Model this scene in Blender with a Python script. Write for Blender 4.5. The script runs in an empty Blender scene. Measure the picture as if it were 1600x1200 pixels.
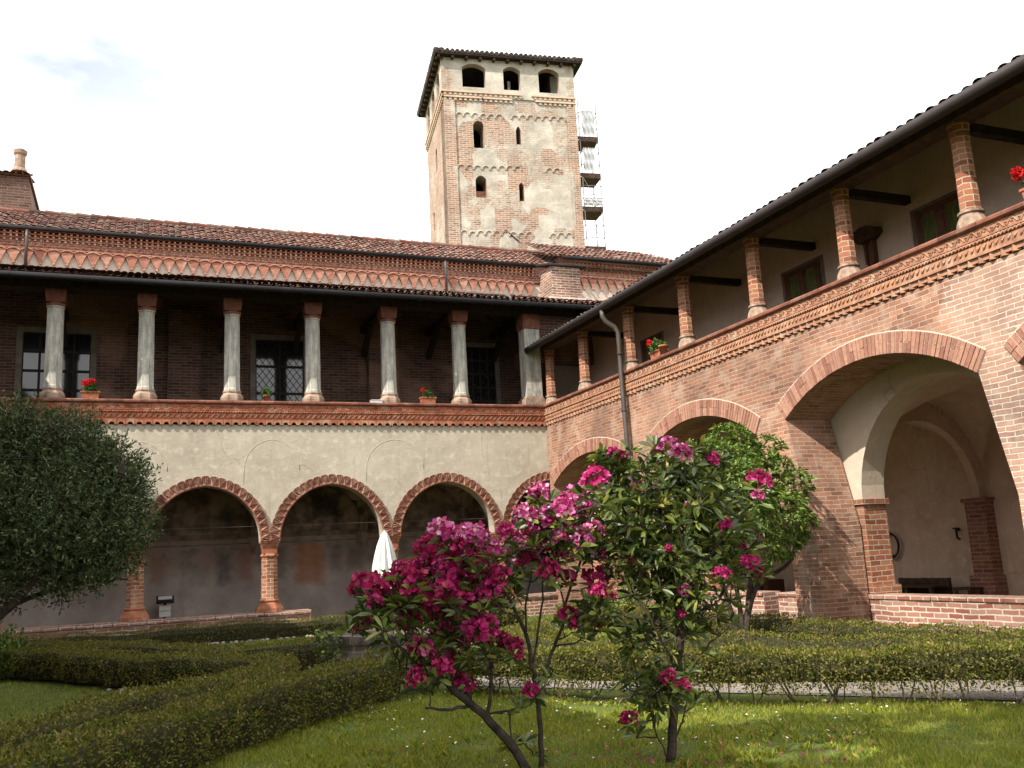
import bpy, math, random
import numpy as np
from mathutils import Vector, Matrix
from mathutils.geometry import tessellate_polygon

R = math.radians
random.seed(7)
RNG = np.random.default_rng(11)
SC = bpy.context.scene
COL = SC.collection

# ------------------------------------------------------------------ camera
GZ = 0.12                                   # level of the lawn
YAW, PIT, ROL = 0.38749, 0.18580, -0.05187
CAM = np.array([-9.384, -20.874, 1.479])
cy_, sy_, cp_, sp_ = math.cos(YAW), math.sin(YAW), math.cos(PIT), math.sin(PIT)
FW = np.array([sy_*cp_, cy_*cp_, sp_])
r0 = np.array([cy_, -sy_, 0.0]); u0 = np.cross(r0, FW)
RT = math.cos(ROL)*r0 + math.sin(ROL)*u0
UP = -math.sin(ROL)*r0 + math.cos(ROL)*u0
cd = bpy.data.cameras.new('camera'); cam = bpy.data.objects.new('camera', cd); COL.objects.link(cam)
cam.matrix_world = Matrix(((RT[0], UP[0], -FW[0], CAM[0]), (RT[1], UP[1], -FW[1], CAM[1]),
                           (RT[2], UP[2], -FW[2], CAM[2]), (0, 0, 0, 1)))
cd.sensor_width = 36.0; cd.lens = 36.0*1450/1600; cd.clip_start = 0.05; cd.clip_end = 2000
SC.camera = cam

# ------------------------------------------------------------------ light
SUN = Vector((0.92, 0.40, -1.0)).normalized()          # the way the light travels
w = bpy.data.worlds.new('World'); SC.world = w; w.use_nodes = True
nt = w.node_tree; nt.nodes.clear()
wo = nt.nodes.new('ShaderNodeOutputWorld'); bg = nt.nodes.new('ShaderNodeBackground')
sky = nt.nodes.new('ShaderNodeTexSky'); sky.sky_type = 'NISHITA'; sky.sun_disc = False
sky.sun_elevation = math.asin(-SUN.z); sky.sun_rotation = math.atan2(-SUN.x, -SUN.y)
sky.air_density = 1.0; sky.dust_density = 1.5
tc = nt.nodes.new('ShaderNodeTexCoord'); mp = nt.nodes.new('ShaderNodeMapping'); mp.inputs['Scale'].default_value = (1, 1, 2.2)
nz = nt.nodes.new('ShaderNodeTexNoise'); nz.inputs['Scale'].default_value = 2.1; nz.inputs['Detail'].default_value = 7; nz.inputs['Roughness'].default_value = 0.55
cr = nt.nodes.new('ShaderNodeValToRGB'); cr.color_ramp.elements[0].position = 0.30; cr.color_ramp.elements[0].color = (0.80,)*3+(1,)
cr.color_ramp.elements[1].position = 0.46; cr.color_ramp.elements[1].color = (1, 1, 1, 1)
mx = nt.nodes.new('ShaderNodeMix'); mx.data_type = 'RGBA'
mx.inputs[7].default_value = (11.2, 11.2, 11.3, 1)      # thin bright cloud
nt.links.new(tc.outputs['Generated'], mp.inputs['Vector']); nt.links.new(mp.outputs['Vector'], nz.inputs['Vector'])
nt.links.new(nz.outputs['Fac'], cr.inputs['Fac']); 
# a thin place in the cloud where a little blue comes through
gd = nt.nodes.new('ShaderNodeVectorMath'); gd.operation = 'DOT_PRODUCT'; gv = Vector((-0.063, 0.845, 0.53)).normalized(); gd.inputs[1].default_value = gv
gm = nt.nodes.new('ShaderNodeMapRange'); gm.inputs[1].default_value = 0.965; gm.inputs[2].default_value = 0.999; gm.inputs[3].default_value = 0.0; gm.inputs[4].default_value = 1.0
gx = nt.nodes.new('ShaderNodeMath'); gx.operation = 'MULTIPLY'
n2_ = nt.nodes.new('ShaderNodeTexNoise'); n2_.inputs['Scale'].default_value = 5.0; n2_.inputs['Detail'].default_value = 6
r2_ = nt.nodes.new('ShaderNodeMapRange'); r2_.inputs[1].default_value = 0.35; r2_.inputs[2].default_value = 0.62; r2_.inputs[3].default_value = 0.0; r2_.inputs[4].default_value = 0.66
gs = nt.nodes.new('ShaderNodeMath'); gs.operation = 'SUBTRACT'; gs.use_clamp = True
nt.links.new(tc.outputs['Generated'], gd.inputs[0]); nt.links.new(gd.outputs['Value'], gm.inputs[0]); nt.links.new(gm.outputs[0], gx.inputs[0])
nt.links.new(mp.outputs['Vector'], n2_.inputs['Vector']); nt.links.new(n2_.outputs['Fac'], r2_.inputs[0]); nt.links.new(r2_.outputs[0], gx.inputs[1])
nt.links.new(cr.outputs['Color'], gs.inputs[0]); nt.links.new(gx.outputs[0], gs.inputs[1]); nt.links.new(gs.outputs[0], mx.inputs[0])
nt.links.new(sky.outputs['Color'], mx.inputs[6]); nt.links.new(mx.outputs[2], bg.inputs['Color'])
bg.inputs['Strength'].default_value = 0.10
nt.links.new(bg.outputs['Background'], wo.inputs['Surface'])
sl = bpy.data.lights.new('sun', 'SUN'); sl.energy = 4.3; sl.angle = R(0.6); sl.color = (1.0, 0.93, 0.82)
so = bpy.data.objects.new('sun', sl); COL.objects.link(so); so.rotation_euler = SUN.to_track_quat('-Z', 'Y').to_euler()
so.location = (-12, -12, 30)
SC.view_settings.view_transform = 'Standard'; SC.view_settings.look = 'None'
SC.view_settings.gamma = 1.0; SC.view_settings.exposure = 0.9
SC.render.engine = 'CYCLES'
SC.cycles.use_denoising = True; SC.cycles.max_bounces = 6; SC.cycles.diffuse_bounces = 4
SC.cycles.transparent_max_bounces = 8; SC.cycles.caustics_reflective = False; SC.cycles.caustics_refractive = False

# ------------------------------------------------------------------ materials
class NT:
    def __init__(s, name):
        s.m = bpy.data.materials.new(name); s.m.use_nodes = True; s.t = s.m.node_tree
        s.b = s.t.nodes['Principled BSDF']; s.o = s.t.nodes['Material Output']
        s.b.inputs['Roughness'].default_value = 0.85
        s.b.inputs['Specular IOR Level'].default_value = 0.25
    def n(s, kind, **kw):
        x = s.t.nodes.new('ShaderNode'+kind)
        for k, v in kw.items():
            if k.startswith('i_'):
                key = k[2:]; key = int(key) if key.isdigit() else key.replace('_', ' ')
                if isinstance(v, bpy.types.NodeSocket): s.t.links.new(v, x.inputs[key])
                else: x.inputs[key].default_value = v
            else: setattr(x, k, v)
        return x
    def l(s, a, b): s.t.links.new(a, b)
    def math(s, op, a, b=0.0, c=None):
        x = s.n('Math', operation=op, i_0=a, i_1=b)
        if c is not None:
            if isinstance(c, bpy.types.NodeSocket): s.l(c, x.inputs[2])
            else: x.inputs[2].default_value = c
        return x.outputs[0]
    def mix(s, f, a, b, blend='MIX'):
        x = s.n('Mix', data_type='RGBA', blend_type=blend)
        for k, v in ((0, f), (6, a), (7, b)):
            if isinstance(v, bpy.types.NodeSocket): s.l(v, x.inputs[k])
            else: x.inputs[k].default_value = v if k == 0 else (tuple(v)+(1,))[:4]
        return x.outputs[2]
    def noise(s, vec, scale, detail=4, rough=0.55):
        x = s.n('TexNoise', i_Scale=scale, i_Detail=detail, i_Roughness=rough)
        if vec is not None: s.l(vec, x.inputs['Vector'])
        return x.outputs['Fac']
    def ramp(s, f, stops):
        x = s.n('ValToRGB'); s.l(f, x.inputs['Fac']); e = x.color_ramp.elements
        while len(e) < len(stops): e.new(0.5)
        for k, (p, c) in enumerate(stops):
            e[k].position = p; e[k].color = (c if len(c) == 4 else tuple(c)+(1,)) if not isinstance(c, (int, float)) else (c, c, c, 1)
        return x.outputs['Color']
    def uv(s): return s.n('UVMap').outputs['UV']
    def bump(s, h, strength=0.5, dist=0.01, prev=None):
        x = s.n('Bump', i_Strength=strength, i_Distance=dist, i_Height=h)
        if prev is not None: s.l(prev, x.inputs['Normal'])
        return x.outputs['Normal']
    def fin(s, col=None, rough=None, normal=None):
        if col is not None:
            if isinstance(col, bpy.types.NodeSocket): s.l(col, s.b.inputs['Base Color'])
            else: s.b.inputs['Base Color'].default_value = (tuple(col)+(1,))[:4]
        if rough is not None: s.b.inputs['Roughness'].default_value = rough
        if normal is not None: s.l(normal, s.b.inputs['Normal'])
        return s.m

def brick_fields(g, uv, bw, rh, mort, wob=0.012):
    """mortar factor (1 = mortar) and one random number per brick, from uv in metres"""
    d = g.n('TexNoise', i_Scale=2.2, i_Detail=3); g.l(uv, d.inputs['Vector'])
    dd = g.n('VectorMath', operation='SUBTRACT', i_0=d.outputs['Color'], i_1=(0.5, 0.5, 0.5))
    d2 = g.n('TexNoise', i_Scale=14.0, i_Detail=2); g.l(uv, d2.inputs['Vector'])
    dd2 = g.n('VectorMath', operation='SUBTRACT', i_0=d2.outputs['Color'], i_1=(0.5, 0.5, 0.5))
    s1 = g.n('VectorMath', operation='SCALE', i_0=dd.outputs[0], i_Scale=wob*4)
    s2 = g.n('VectorMath', operation='SCALE', i_0=dd2.outputs[0], i_Scale=wob*1.2)
    a1 = g.n('VectorMath', operation='ADD', i_0=uv, i_1=s1.outputs[0])
    a2 = g.n('VectorMath', operation='ADD', i_0=a1.outputs[0], i_1=s2.outputs[0]).outputs[0]
    br = g.n('TexBrick', i_Scale=1.0, i_Mortar_Size=mort, i_Mortar_Smooth=0.35, i_Bias=0.0, i_Brick_Width=bw, i_Row_Height=rh, offset=0.5)
    g.l(a2, br.inputs['Vector'])
    sp = g.n('SeparateXYZ', i_0=a2)
    row = g.math('FLOOR', g.math('DIVIDE', sp.outputs[1], rh))
    odd = g.math('FLOORED_MODULO', row, 2.0)
    off = g.math('MULTIPLY', g.math('SUBTRACT', 1.0, odd), bw*0.5)
    colm = g.math('FLOOR', g.math('DIVIDE', g.math('ADD', sp.outputs[0], off), bw))
    cb = g.n('CombineXYZ', i_0=colm, i_1=row)
    wn = g.n('TexWhiteNoise', noise_dimensions='2D', i_Vector=cb.outputs[0])
    return br.outputs['Fac'], wn.outputs['Value'], a2

def brick_mat(name, stops, mortar, bw=0.27, rh=0.083, mort=0.011, stain=(0.55, 1.0), wash=None, bump=0.6, pale=None):
    g = NT(name); uv = g.uv()
    f, h, a = brick_fields(g, uv, bw, rh, mort)
    c = g.ramp(h, stops)
    fine = g.noise(uv, 60, 3); c = g.mix(0.5, c, g.ramp(fine, [(0.3, 0.55), (0.7, 1.0)]), 'MULTIPLY')
    mn = g.mix(1.0, mortar, g.ramp(g.noise(uv, 9, 4), [(0.3, 0.7), (0.7, 1.0)]), 'MULTIPLY')
    # mortar is wiped out over some bricks
    sm = g.noise(uv, 3.3, 5, 0.6)
    c = g.mix(f, c, mn)
    if wash: c = g.mix(g.ramp(sm, [(wash[1], 0.0), (wash[1]+0.12, wash[2])]), c, wash[0])
    if pale:   # the strip of rebuilt brickwork with wide pale pointing
        sp = g.n('SeparateXYZ', i_0=uv)
        pm = g.math('ADD', sp.outputs[0], g.math('MULTIPLY', g.math('SUBTRACT', g.noise(uv, 2.0, 5, 0.7), 0.5), 1.4))
        pm = g.n('MapRange', i_0=pm, i_1=pale[0], i_2=pale[0]+0.15).outputs[0]
        wide = g.n('MapRange', i_0=f, i_1=0.0, i_2=0.12).outputs[0]
        c = g.mix(g.math('MULTIPLY', pm, wide), c, pale[1])
        c = g.mix(g.math('MULTIPLY', pm, g.math('MULTIPLY', g.noise(uv, 23, 3), 0.35)), c, pale[1])
    pt = g.noise(uv, 0.42, 3, 0.5)      # rebuilt areas of slightly different brick
    c = g.mix(g.ramp(pt, [(0.54, 0.0), (0.57, 0.30)]), c, (0.44, 0.27, 0.19))
    c = g.mix(g.ramp(pt, [(0.36, 0.35), (0.40, 0.0)]), c, (0.17, 0.085, 0.06))
    big = g.noise(uv, 0.8, 6, 0.62)
    c = g.mix(1.0, c, g.ramp(big, [(0.30, stain[0]), (0.62, stain[1])]), 'MULTIPLY')
    hgt = g.math('SUBTRACT', g.math('MULTIPLY', fine, 0.35), f)
    return g.fin(c, 0.92, g.bump(hgt, bump, 0.008))

BR = [(0.0, (0.225, 0.108, 0.073)), (0.3, (0.315, 0.148, 0.098)), (0.6, (0.365, 0.178, 0.118)), (0.85, (0.41, 0.20, 0.128)), (1.0, (0.31, 0.18, 0.135))]
M = {}
M['brick'] = brick_mat('right_brick', BR, (0.52, 0.41, 0.30), bw=0.235, rh=0.066, mort=0.0065, wash=((0.46, 0.36, 0.275), 0.50, 0.42), pale=(12.35, (0.62, 0.55, 0.47)))
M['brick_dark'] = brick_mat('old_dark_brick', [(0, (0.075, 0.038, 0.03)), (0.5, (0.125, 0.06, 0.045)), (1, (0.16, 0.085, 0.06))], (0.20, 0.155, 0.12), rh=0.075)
M['brick_pillar'] = brick_mat('pillar_brick', [(0, (0.24, 0.08, 0.045)), (0.5, (0.38, 0.14, 0.075)), (1, (0.46, 0.21, 0.12))], (0.52, 0.43, 0.32), bw=0.2, rh=0.078, mort=0.009)
M['brick_wall_low'] = brick_mat('low_wall_brick', [(0, (0.28, 0.10, 0.07)), (0.5, (0.38, 0.17, 0.12)), (1, (0.42, 0.24, 0.18))], (0.62, 0.54, 0.45), bw=0.25, rh=0.075, mort=0.013)
M['brick_church'] = brick_mat('church_brick', [(0, (0.22, 0.075, 0.05)), (0.5, (0.32, 0.115, 0.075)), (1, (0.38, 0.17, 0.11))], (0.42, 0.31, 0.24), rh=0.07)
M['brick_pale'] = brick_mat('buttress_brick', [(0, (0.20, 0.10, 0.07)), (0.5, (0.30, 0.15, 0.10)), (1, (0.42, 0.25, 0.18))], (0.62, 0.55, 0.46), bw=0.26, rh=0.075, mort=0.013)
M['brick_grey'] = brick_mat('well_brick', [(0, (0.20, 0.17, 0.15)), (0.5, (0.30, 0.255, 0.22)), (1, (0.38, 0.33, 0.285))], (0.44, 0.40, 0.35), bw=0.22, rh=0.085, mort=0.012)

def plaster_mat(name, base, dark, light, sc=1.0, bump=0.5, spots=0.0):
    g = NT(name); uv = g.uv()
    n1 = g.noise(uv, 0.9*sc, 8, 0.65); n2 = g.noise(uv, 5.0*sc, 6, 0.7)
    st = g.n('VectorMath', operation='MULTIPLY', i_0=uv, i_1=(1.0, 1.35, 1.0)).outputs[0]
    n3 = g.noise(st, 3.2*sc, 7, 0.7)
    c = g.mix(g.ramp(n1, [(0.36, 0.0), (0.62, 1.0)]), dark, base)
    c = g.mix(g.ramp(n2, [(0.52, 0.0), (0.70, 0.8)]), c, light)
    if spots:
        sx = g.n('VectorMath', operation='MULTIPLY', i_0=uv, i_1=(5.0, 0.35, 1.0)).outputs[0]
        c = g.mix(g.ramp(g.noise(sx, 1.6, 6, 0.65), [(0.55, 0.0), (0.72, 0.42)]), c, (dark[0]*.72, dark[1]*.72, dark[2]*.74))
        wv = g.n('TexNoise', i_Scale=2.4, i_Detail=4); g.l(uv, wv.inputs['Vector'])
        uw = g.n('VectorMath', operation='ADD', i_0=uv, i_1=g.n('VectorMath', operation='SCALE', i_0=wv.outputs['Color'], i_Scale=0.35).outputs[0]).outputs[0]
        vo = g.n('TexVoronoi', feature='DISTANCE_TO_EDGE', i_Scale=0.75); g.l(uw, vo.inputs['Vector'])
        ck = g.math('MULTIPLY', g.n('MapRange', i_0=vo.outputs['Distance'], i_1=0.002, i_2=0.007, i_3=1.0, i_4=0.0).outputs[0], g.ramp(g.noise(uv, 1.1, 4), [(0.50, 0.0), (0.62, 0.45)]))
        c = g.mix(ck, c, (dark[0]*.42, dark[1]*.40, dark[2]*.38))
    if spots: c = g.mix(g.ramp(n3, [(0.62, 0.0), (0.72, spots)]), c, (dark[0]*0.6, dark[1]*0.6, dark[2]*0.6))
    h = g.math('ADD', g.math('ADD', g.math('MULTIPLY', n3, .7), g.math('MULTIPLY', n2, 0.6)), g.math('MULTIPLY', g.noise(uv, 17.0*sc, 4, 0.6), 0.25))
    return g.fin(c, 0.95, g.bump(h, bump, 0.05))
M['plaster'] = plaster_mat('facade_plaster', (0.44, 0.395, 0.315), (0.345, 0.305, 0.24), (0.55, 0.505, 0.425), bump=0.26, spots=0.35)
M['plaster_in'] = plaster_mat('cloister_plaster', (0.58, 0.435, 0.33), (0.45, 0.32, 0.235), (0.64, 0.51, 0.41), bump=0.35, spots=0.3)
M['plaster_warm'] = plaster_mat('loggia_plaster', (0.52, 0.435, 0.345), (0.44, 0.36, 0.28), (0.57, 0.49, 0.40), bump=0.2, spots=0.15)
M['plaster_white'] = plaster_mat('frieze_plaster', (0.58, 0.50, 0.42), (0.48, 0.39, 0.32), (0.66, 0.59, 0.51), sc=3, bump=0.3)

DK, OR, RD = (0.10, 0.085, 0.082), (0.34, 0.14, 0.06), (0.22, 0.085, 0.055)
PAINT = [(-5.75, -5.0, 1.12, 2.15, OR, .85), (-4.88, -4.55, 1.4, 2.12, DK, .6), (-4.42, -4.0, 1.4, 2.05, DK, .55), (-3.75, -3.1, 1.45, 2.1, DK, .5), (-6.36, -5.95, 1.25, 2.08, DK, .55),
         (-7.62, -7.22, 1.2, 2.0, DK, .8), (-7.15, -6.7, 1.3, 2.1, RD, .6), (-8.25, -7.75, 1.15, 1.75, DK, .4), (-9.1, -8.75, 1.3, 2.0, RD, .5), (-5.35, -4.55, 2.75, 3.35, (.008, .008, .01), .9), (-2.9, -2.5, 2.6, 3.2, (.2, .14, .09), .6), (-2.3, -1.8, 2.5, 3.1, (.18, .13, .09), .5),
         (-8.40, -8.30, 0.25, 2.3, RD, .5), (-5.60, -5.50, 1.1, 2.2, DK, .4), (-5.25, -5.17, 1.1, 2.2, RD, .5)]
def fresco_mat():
    g = NT('faded_fresco'); uv = g.uv(); sp = g.n('SeparateXYZ', i_0=uv)
    base = g.mix(g.ramp(g.noise(uv, 1.3, 7, 0.65), [(0.35, 0.0), (0.65, 1.0)]), (0.29, 0.24, 0.215), (0.41, 0.355, 0.32))
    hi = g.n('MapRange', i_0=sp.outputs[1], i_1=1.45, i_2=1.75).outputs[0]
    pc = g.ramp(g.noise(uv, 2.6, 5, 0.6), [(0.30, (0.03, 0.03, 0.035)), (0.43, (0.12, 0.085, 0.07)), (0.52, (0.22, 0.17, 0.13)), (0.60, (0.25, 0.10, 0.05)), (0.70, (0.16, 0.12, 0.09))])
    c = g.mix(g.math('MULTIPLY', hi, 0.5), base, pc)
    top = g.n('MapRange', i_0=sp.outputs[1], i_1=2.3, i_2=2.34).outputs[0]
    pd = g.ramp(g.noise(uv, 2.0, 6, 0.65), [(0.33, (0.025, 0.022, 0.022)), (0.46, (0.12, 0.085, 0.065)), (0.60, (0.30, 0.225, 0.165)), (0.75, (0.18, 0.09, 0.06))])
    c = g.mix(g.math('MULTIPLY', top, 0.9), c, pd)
    wob = g.n('TexNoise', i_Scale=3.5, i_Detail=5); g.l(uv, wob.inputs['Vector'])
    ww = g.n('VectorMath', operation='SCALE', i_0=g.n('VectorMath', operation='SUBTRACT', i_0=wob.outputs['Color'], i_1=(.5, .5, .5)).outputs[0], i_Scale=0.30)
    wsp = g.n('SeparateXYZ', i_0=g.n('VectorMath', operation='ADD', i_0=uv, i_1=ww.outputs[0]).outputs[0])
    fade = g.ramp(g.noise(uv, 6, 5, 0.7), [(0.30, 0.55), (0.62, 1.0)])
    for (u0, u1, v0, v1, colr, st) in PAINT:      # worn patches of paint left of the old pictures
        du = g.math('SUBTRACT', g.math('ABSOLUTE', g.math('SUBTRACT', wsp.outputs[0], (u0+u1)/2)), (u1-u0)/2)
        dv = g.math('SUBTRACT', g.math('ABSOLUTE', g.math('SUBTRACT', wsp.outputs[1], (v0+v1)/2)), (v1-v0)/2)
        mk = g.n('MapRange', i_0=g.math('MAXIMUM', du, dv), i_1=-0.10, i_2=0.05, i_3=st, i_4=0.0).outputs[0]
        c = g.mix(g.math('MULTIPLY', mk, fade), c, colr)
    return g.fin(c, 0.95, g.bump(g.noise(uv, 7, 5), 0.2, 0.02))
M['fresco'] = fresco_mat()

def tower_mat():
    g = NT('tower_masonry'); uv = g.uv(); sp = g.n('SeparateXYZ', i_0=uv)
    f, h, a = brick_fields(g, uv, 0.26, 0.08, 0.010, 0.015)
    bc = g.ramp(h, [(0, (0.17, 0.092, 0.07)), (0.4, (0.28, 0.145, 0.10)), (0.8, (0.36, 0.195, 0.13)), (1, (0.30, 0.22, 0.175))])
    bc = g.mix(f, bc, (0.55, 0.47, 0.36))
    pl = g.mix(g.ramp(g.noise(uv, 1.6, 7, 0.65), [(0.38, 0.0), (0.64, 1.0)]), (0.36, 0.325, 0.27), (0.54, 0.495, 0.42))
    pl = g.mix(g.ramp(g.noise(uv, 7, 5, 0.7), [(0.55, 0.0), (0.72, 0.7)]), pl, (0.25, 0.20, 0.16))
    # squarish areas where the plaster has come off
    vr = g.n('TexVoronoi', distance='CHEBYCHEV', i_Scale=1.15, i_Randomness=0.9); g.l(g.n('VectorMath', operation='MULTIPLY', i_0=a, i_1=(1.25, 0.85, 1)).outputs[0], vr.inputs['Vector'])
    cell = g.n('SeparateColor', i_0=vr.outputs['Color']).outputs[0]
    msk = g.math('ADD', g.math('MULTIPLY', cell, 0.55), g.math('MULTIPLY', g.noise(uv, 2.3, 8, 0.75), 1.0))
    msk = g.math('ADD', msk, g.math('MULTIPLY', f, 0.09))
    ex = g.math('ABSOLUTE', g.math('SUBTRACT', sp.outputs[0], 2.515))
    edge = g.n('MapRange', i_0=ex, i_1=2.05, i_2=2.3, i_3=0.0, i_4=0.30).outputs[0]
    topb = g.n('MapRange', i_0=sp.outputs[1], i_1=18.0, i_2=18.5, i_3=0.0, i_4=-0.22).outputs[0]
    msk = g.math('ADD', g.math('ADD', msk, edge), topb)
    fac = g.ramp(msk, [(0.75, 0.0), (0.93, 0.85)])
    c = g.mix(fac, pl, bc)
    c = g.mix(1.0, c, g.ramp(g.noise(uv, 0.6, 6, 0.6), [(0.3, 0.72), (0.6, 1.0)]), 'MULTIPLY')
    hh = g.math('SUBTRACT', g.math('MULTIPLY', g.noise(uv, 12, 5), 0.6), g.math('ADD', g.math('MULTIPLY', fac, 0.8), g.math('MULTIPLY', f, g.math('MULTIPLY', fac, 0.6))))
    return g.fin(c, 0.95, g.bump(hh, 0.6, 0.03))
M['tower'] = tower_mat()

def island_mat(name, stops, rough=0.85, trans=0.0, spec=0.25, noise=None, bump=None, edge=None):
    g = NT(name); rnd = g.n('NewGeometry').outputs['Random Per Island']
    c = g.ramp(rnd, stops)
    if noise:
        oc = g.n('TexCoord').outputs['Object']; nn = g.noise(oc, noise[0], 4, 0.6)
        c = g.mix(1.0, c, g.ramp(nn, [(0.3, noise[1]), (0.7, 1.0)]), 'MULTIPLY')
        if len(noise) > 2: c = g.mix(g.ramp(g.noise(oc, noise[3], 5, 0.65), [(0.54, 0.0), (0.66, noise[4])]), c, noise[2])
        if bump: g.l(g.bump(nn, bump, 0.01), g.b.inputs['Normal'])
    g.b.inputs['Specular IOR Level'].default_value = spec
    g.fin(c, rough)
    if trans:
        tr = g.n('BsdfTranslucent'); g.l(g.mix(1.0, c, (1.0, 1.0, 0.55), 'MULTIPLY'), tr.inputs['Color'])
        ms = g.n('MixShader', i_0=trans); g.l(g.b.outputs[0], ms.inputs[1]); g.l(tr.outputs[0], ms.inputs[2]); g.l(ms.outputs[0], g.o.inputs['Surface'])
    return g.m
TILE = [(0, (0.065, 0.035, 0.028)), (0.15, (0.15, 0.06, 0.043)), (0.45, (0.21, 0.092, 0.066)), (0.7, (0.25, 0.135, 0.10)), (0.9, (0.18, 0.125, 0.10)), (1.0, (0.31, 0.215, 0.16))]
M['tile'] = island_mat('roof_tiles', TILE, 0.9, noise=(18, 0.55, (0.07, 0.06, 0.052), 1.6, 0.45), bump=0.3)
M['tile_dark'] = island_mat('weathered_roof_tiles', [(0, (0.055, 0.047, 0.042)), (0.5, (0.10, 0.075, 0.062)), (1, (0.16, 0.11, 0.085))], 0.92, noise=(14, 0.5))
M['terra'] = island_mat('terracotta', [(0, (0.30, 0.10, 0.055)), (0.4, (0.40, 0.145, 0.08)), (0.75, (0.45, 0.19, 0.105)), (1, (0.36, 0.19, 0.13))], 0.88, noise=(9, 0.5, (0.50, 0.36, 0.26), 4.0, 0.4), bump=0.35)
M['terra_pale'] = island_mat('pale_terracotta', [(0, (0.33, 0.165, 0.105)), (0.35, (0.42, 0.22, 0.14)), (0.7, (0.49, 0.25, 0.14)), (1, (0.40, 0.25, 0.185))], 0.9, noise=(9, 0.6, (0.52, 0.42, 0.32), 4.0, 0.4), bump=0.3)
M['terra_dark'] = island_mat('dark_terracotta', [(0, (0.15, 0.062, 0.045)), (0.5, (0.22, 0.085, 0.055)), (1, (0.29, 0.12, 0.08))], 0.85, noise=(7, 0.55, (0.34, 0.24, 0.18), 3.0, 0.35), bump=0.35)
M['voussoir'] = island_mat('arch_bricks', [(0, (0.25, 0.115, 0.08)), (0.5, (0.36, 0.185, 0.13)), (1, (0.43, 0.235, 0.165))], 0.9, noise=(22, 0.65), bump=0.3)
M['archivolt'] = island_mat('carved_arch_terracotta', [(0, (0.27, 0.115, 0.08)), (0.5, (0.34, 0.155, 0.105)), (1, (0.40, 0.21, 0.145))], 0.9, noise=(16, 0.5, (0.40, 0.33, 0.27), 6.0, 0.35), bump=0.4)

def simple(name, col, rough=0.8, var=0.25, sc=6, metal=0.0, spec=0.25, bump=0.0, vec='Object', stretch=None):
    g = NT(name); oc = g.n('TexCoord').outputs[vec]
    if stretch: oc = g.n('VectorMath', operation='MULTIPLY', i_0=oc, i_1=stretch).outputs[0]
    nn = g.noise(oc, sc, 5, 0.6)
    c = g.mix(1.0, col, g.ramp(nn, [(0.3, 1-var*1.6), (0.7, 1.0)]), 'MULTIPLY')
    g.b.inputs['Metallic'].default_value = metal; g.b.inputs['Specular IOR Level'].default_value = spec
    return g.fin(c, rough, g.bump(nn, bump, 0.02) if bump else None)
def stone_mat():
    g = NT('column_stone'); oc = g.n('TexCoord').outputs['Object']
    st = g.n('VectorMath', operation='MULTIPLY', i_0=oc, i_1=(3.0, 3.0, 0.5)).outputs[0]
    a = g.noise(st, 2.6, 7, 0.7); b = g.noise(oc, 11, 5, 0.65)
    c = g.ramp(a, [(0.30, (0.15, 0.155, 0.145)), (0.45, (0.34, 0.335, 0.30)), (0.58, (0.50, 0.475, 0.405)), (0.75, (0.42, 0.385, 0.315))])
    c = g.mix(1.0, c, g.ramp(b, [(0.3, 0.72), (0.65, 1.0)]), 'MULTIPLY')
    return g.fin(c, 0.9, g.bump(b, 0.35, 0.02))
M['stone'] = stone_mat()
M['stone_base'] = simple('column_base_stone', (0.42, 0.30, 0.225), 0.92, 0.4, 9, bump=0.5)
M['metal'] = simple('gutter_metal', (0.020, 0.020, 0.021), 0.8, 0.3, 4, spec=0.15)
M['metal_brown'] = simple('brown_gutter_metal', (0.036, 0.027, 0.026), 0.6, 0.3, 3, spec=0.25)
M['pipe'] = simple('downpipe_metal', (0.085, 0.068, 0.058), 0.5, 0.3, 3, spec=0.5)
M['wood_dark'] = simple('dark_timber', (0.035, 0.024, 0.018), 0.8, 0.4, 8, stretch=(1, 1, 1))
M['wood_brown'] = simple('brown_timber', (0.095, 0.052, 0.033), 0.75, 0.4, 8)
M['wood_red'] = simple('window_timber', (0.13, 0.06, 0.032), 0.6, 0.3, 10)
M['floor'] = simple('cloister_floor', (0.20, 0.165, 0.14), 0.9, 0.3, 3, bump=0.2)
M['trim'] = simple('window_surround', (0.20, 0.17, 0.145), 0.9, 0.3, 6, bump=0.3)
M['steel'] = simple('scaffold_tube', (0.50, 0.47, 0.47), 0.5, 0.3, 5)
M['plank'] = simple('scaffold_board', (0.17, 0.10, 0.085), 0.85, 0.4, 8)
M['sheet'] = simple('white_sheeting', (0.84, 0.85, 0.87), 0.6, 0.1, 3, bump=0.3)
M['fabric'] = simple('parasol_fabric', (0.70, 0.70, 0.66), 0.85, 0.15, 7)
M['pot'] = simple('clay_pot', (0.42, 0.15, 0.08), 0.85, 0.3, 9)
M['white'] = simple('white_card', (0.62, 0.62, 0.60), 0.7, 0.1, 9)
M['black'] = simple('black_frame', (0.025, 0.024, 0.025), 0.6, 0.2, 9)
M['bark'] = simple('bark', (0.075, 0.055, 0.042), 0.92, 0.5, 14, bump=0.6)
M['bark_pale'] = simple('pale_bark', (0.19, 0.145, 0.105), 0.9, 0.5, 12, bump=0.6)
M['stain'] = simple('orange_fresco', (0.33, 0.12, 0.045), 0.95, 0.5, 6)
M['fig'] = simple('dark_fresco', (0.05, 0.05, 0.056), 0.95, 0.5, 6)
M['fresco_band'] = simple('painted_band', (0.25, 0.20, 0.14), 0.95, 0.4, 4)
M['curtain'] = simple('green_curtain', (0.15, 0.18, 0.06), 0.9, 0.5, 9, stretch=(8, 8, 0.6))
M['hose'] = simple('dark_hose', (0.022, 0.02, 0.02), 0.6, 0.2, 9)
M['lead'] = simple('lead_flashing', (0.22, 0.22, 0.23), 0.6, 0.25, 5)
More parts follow.
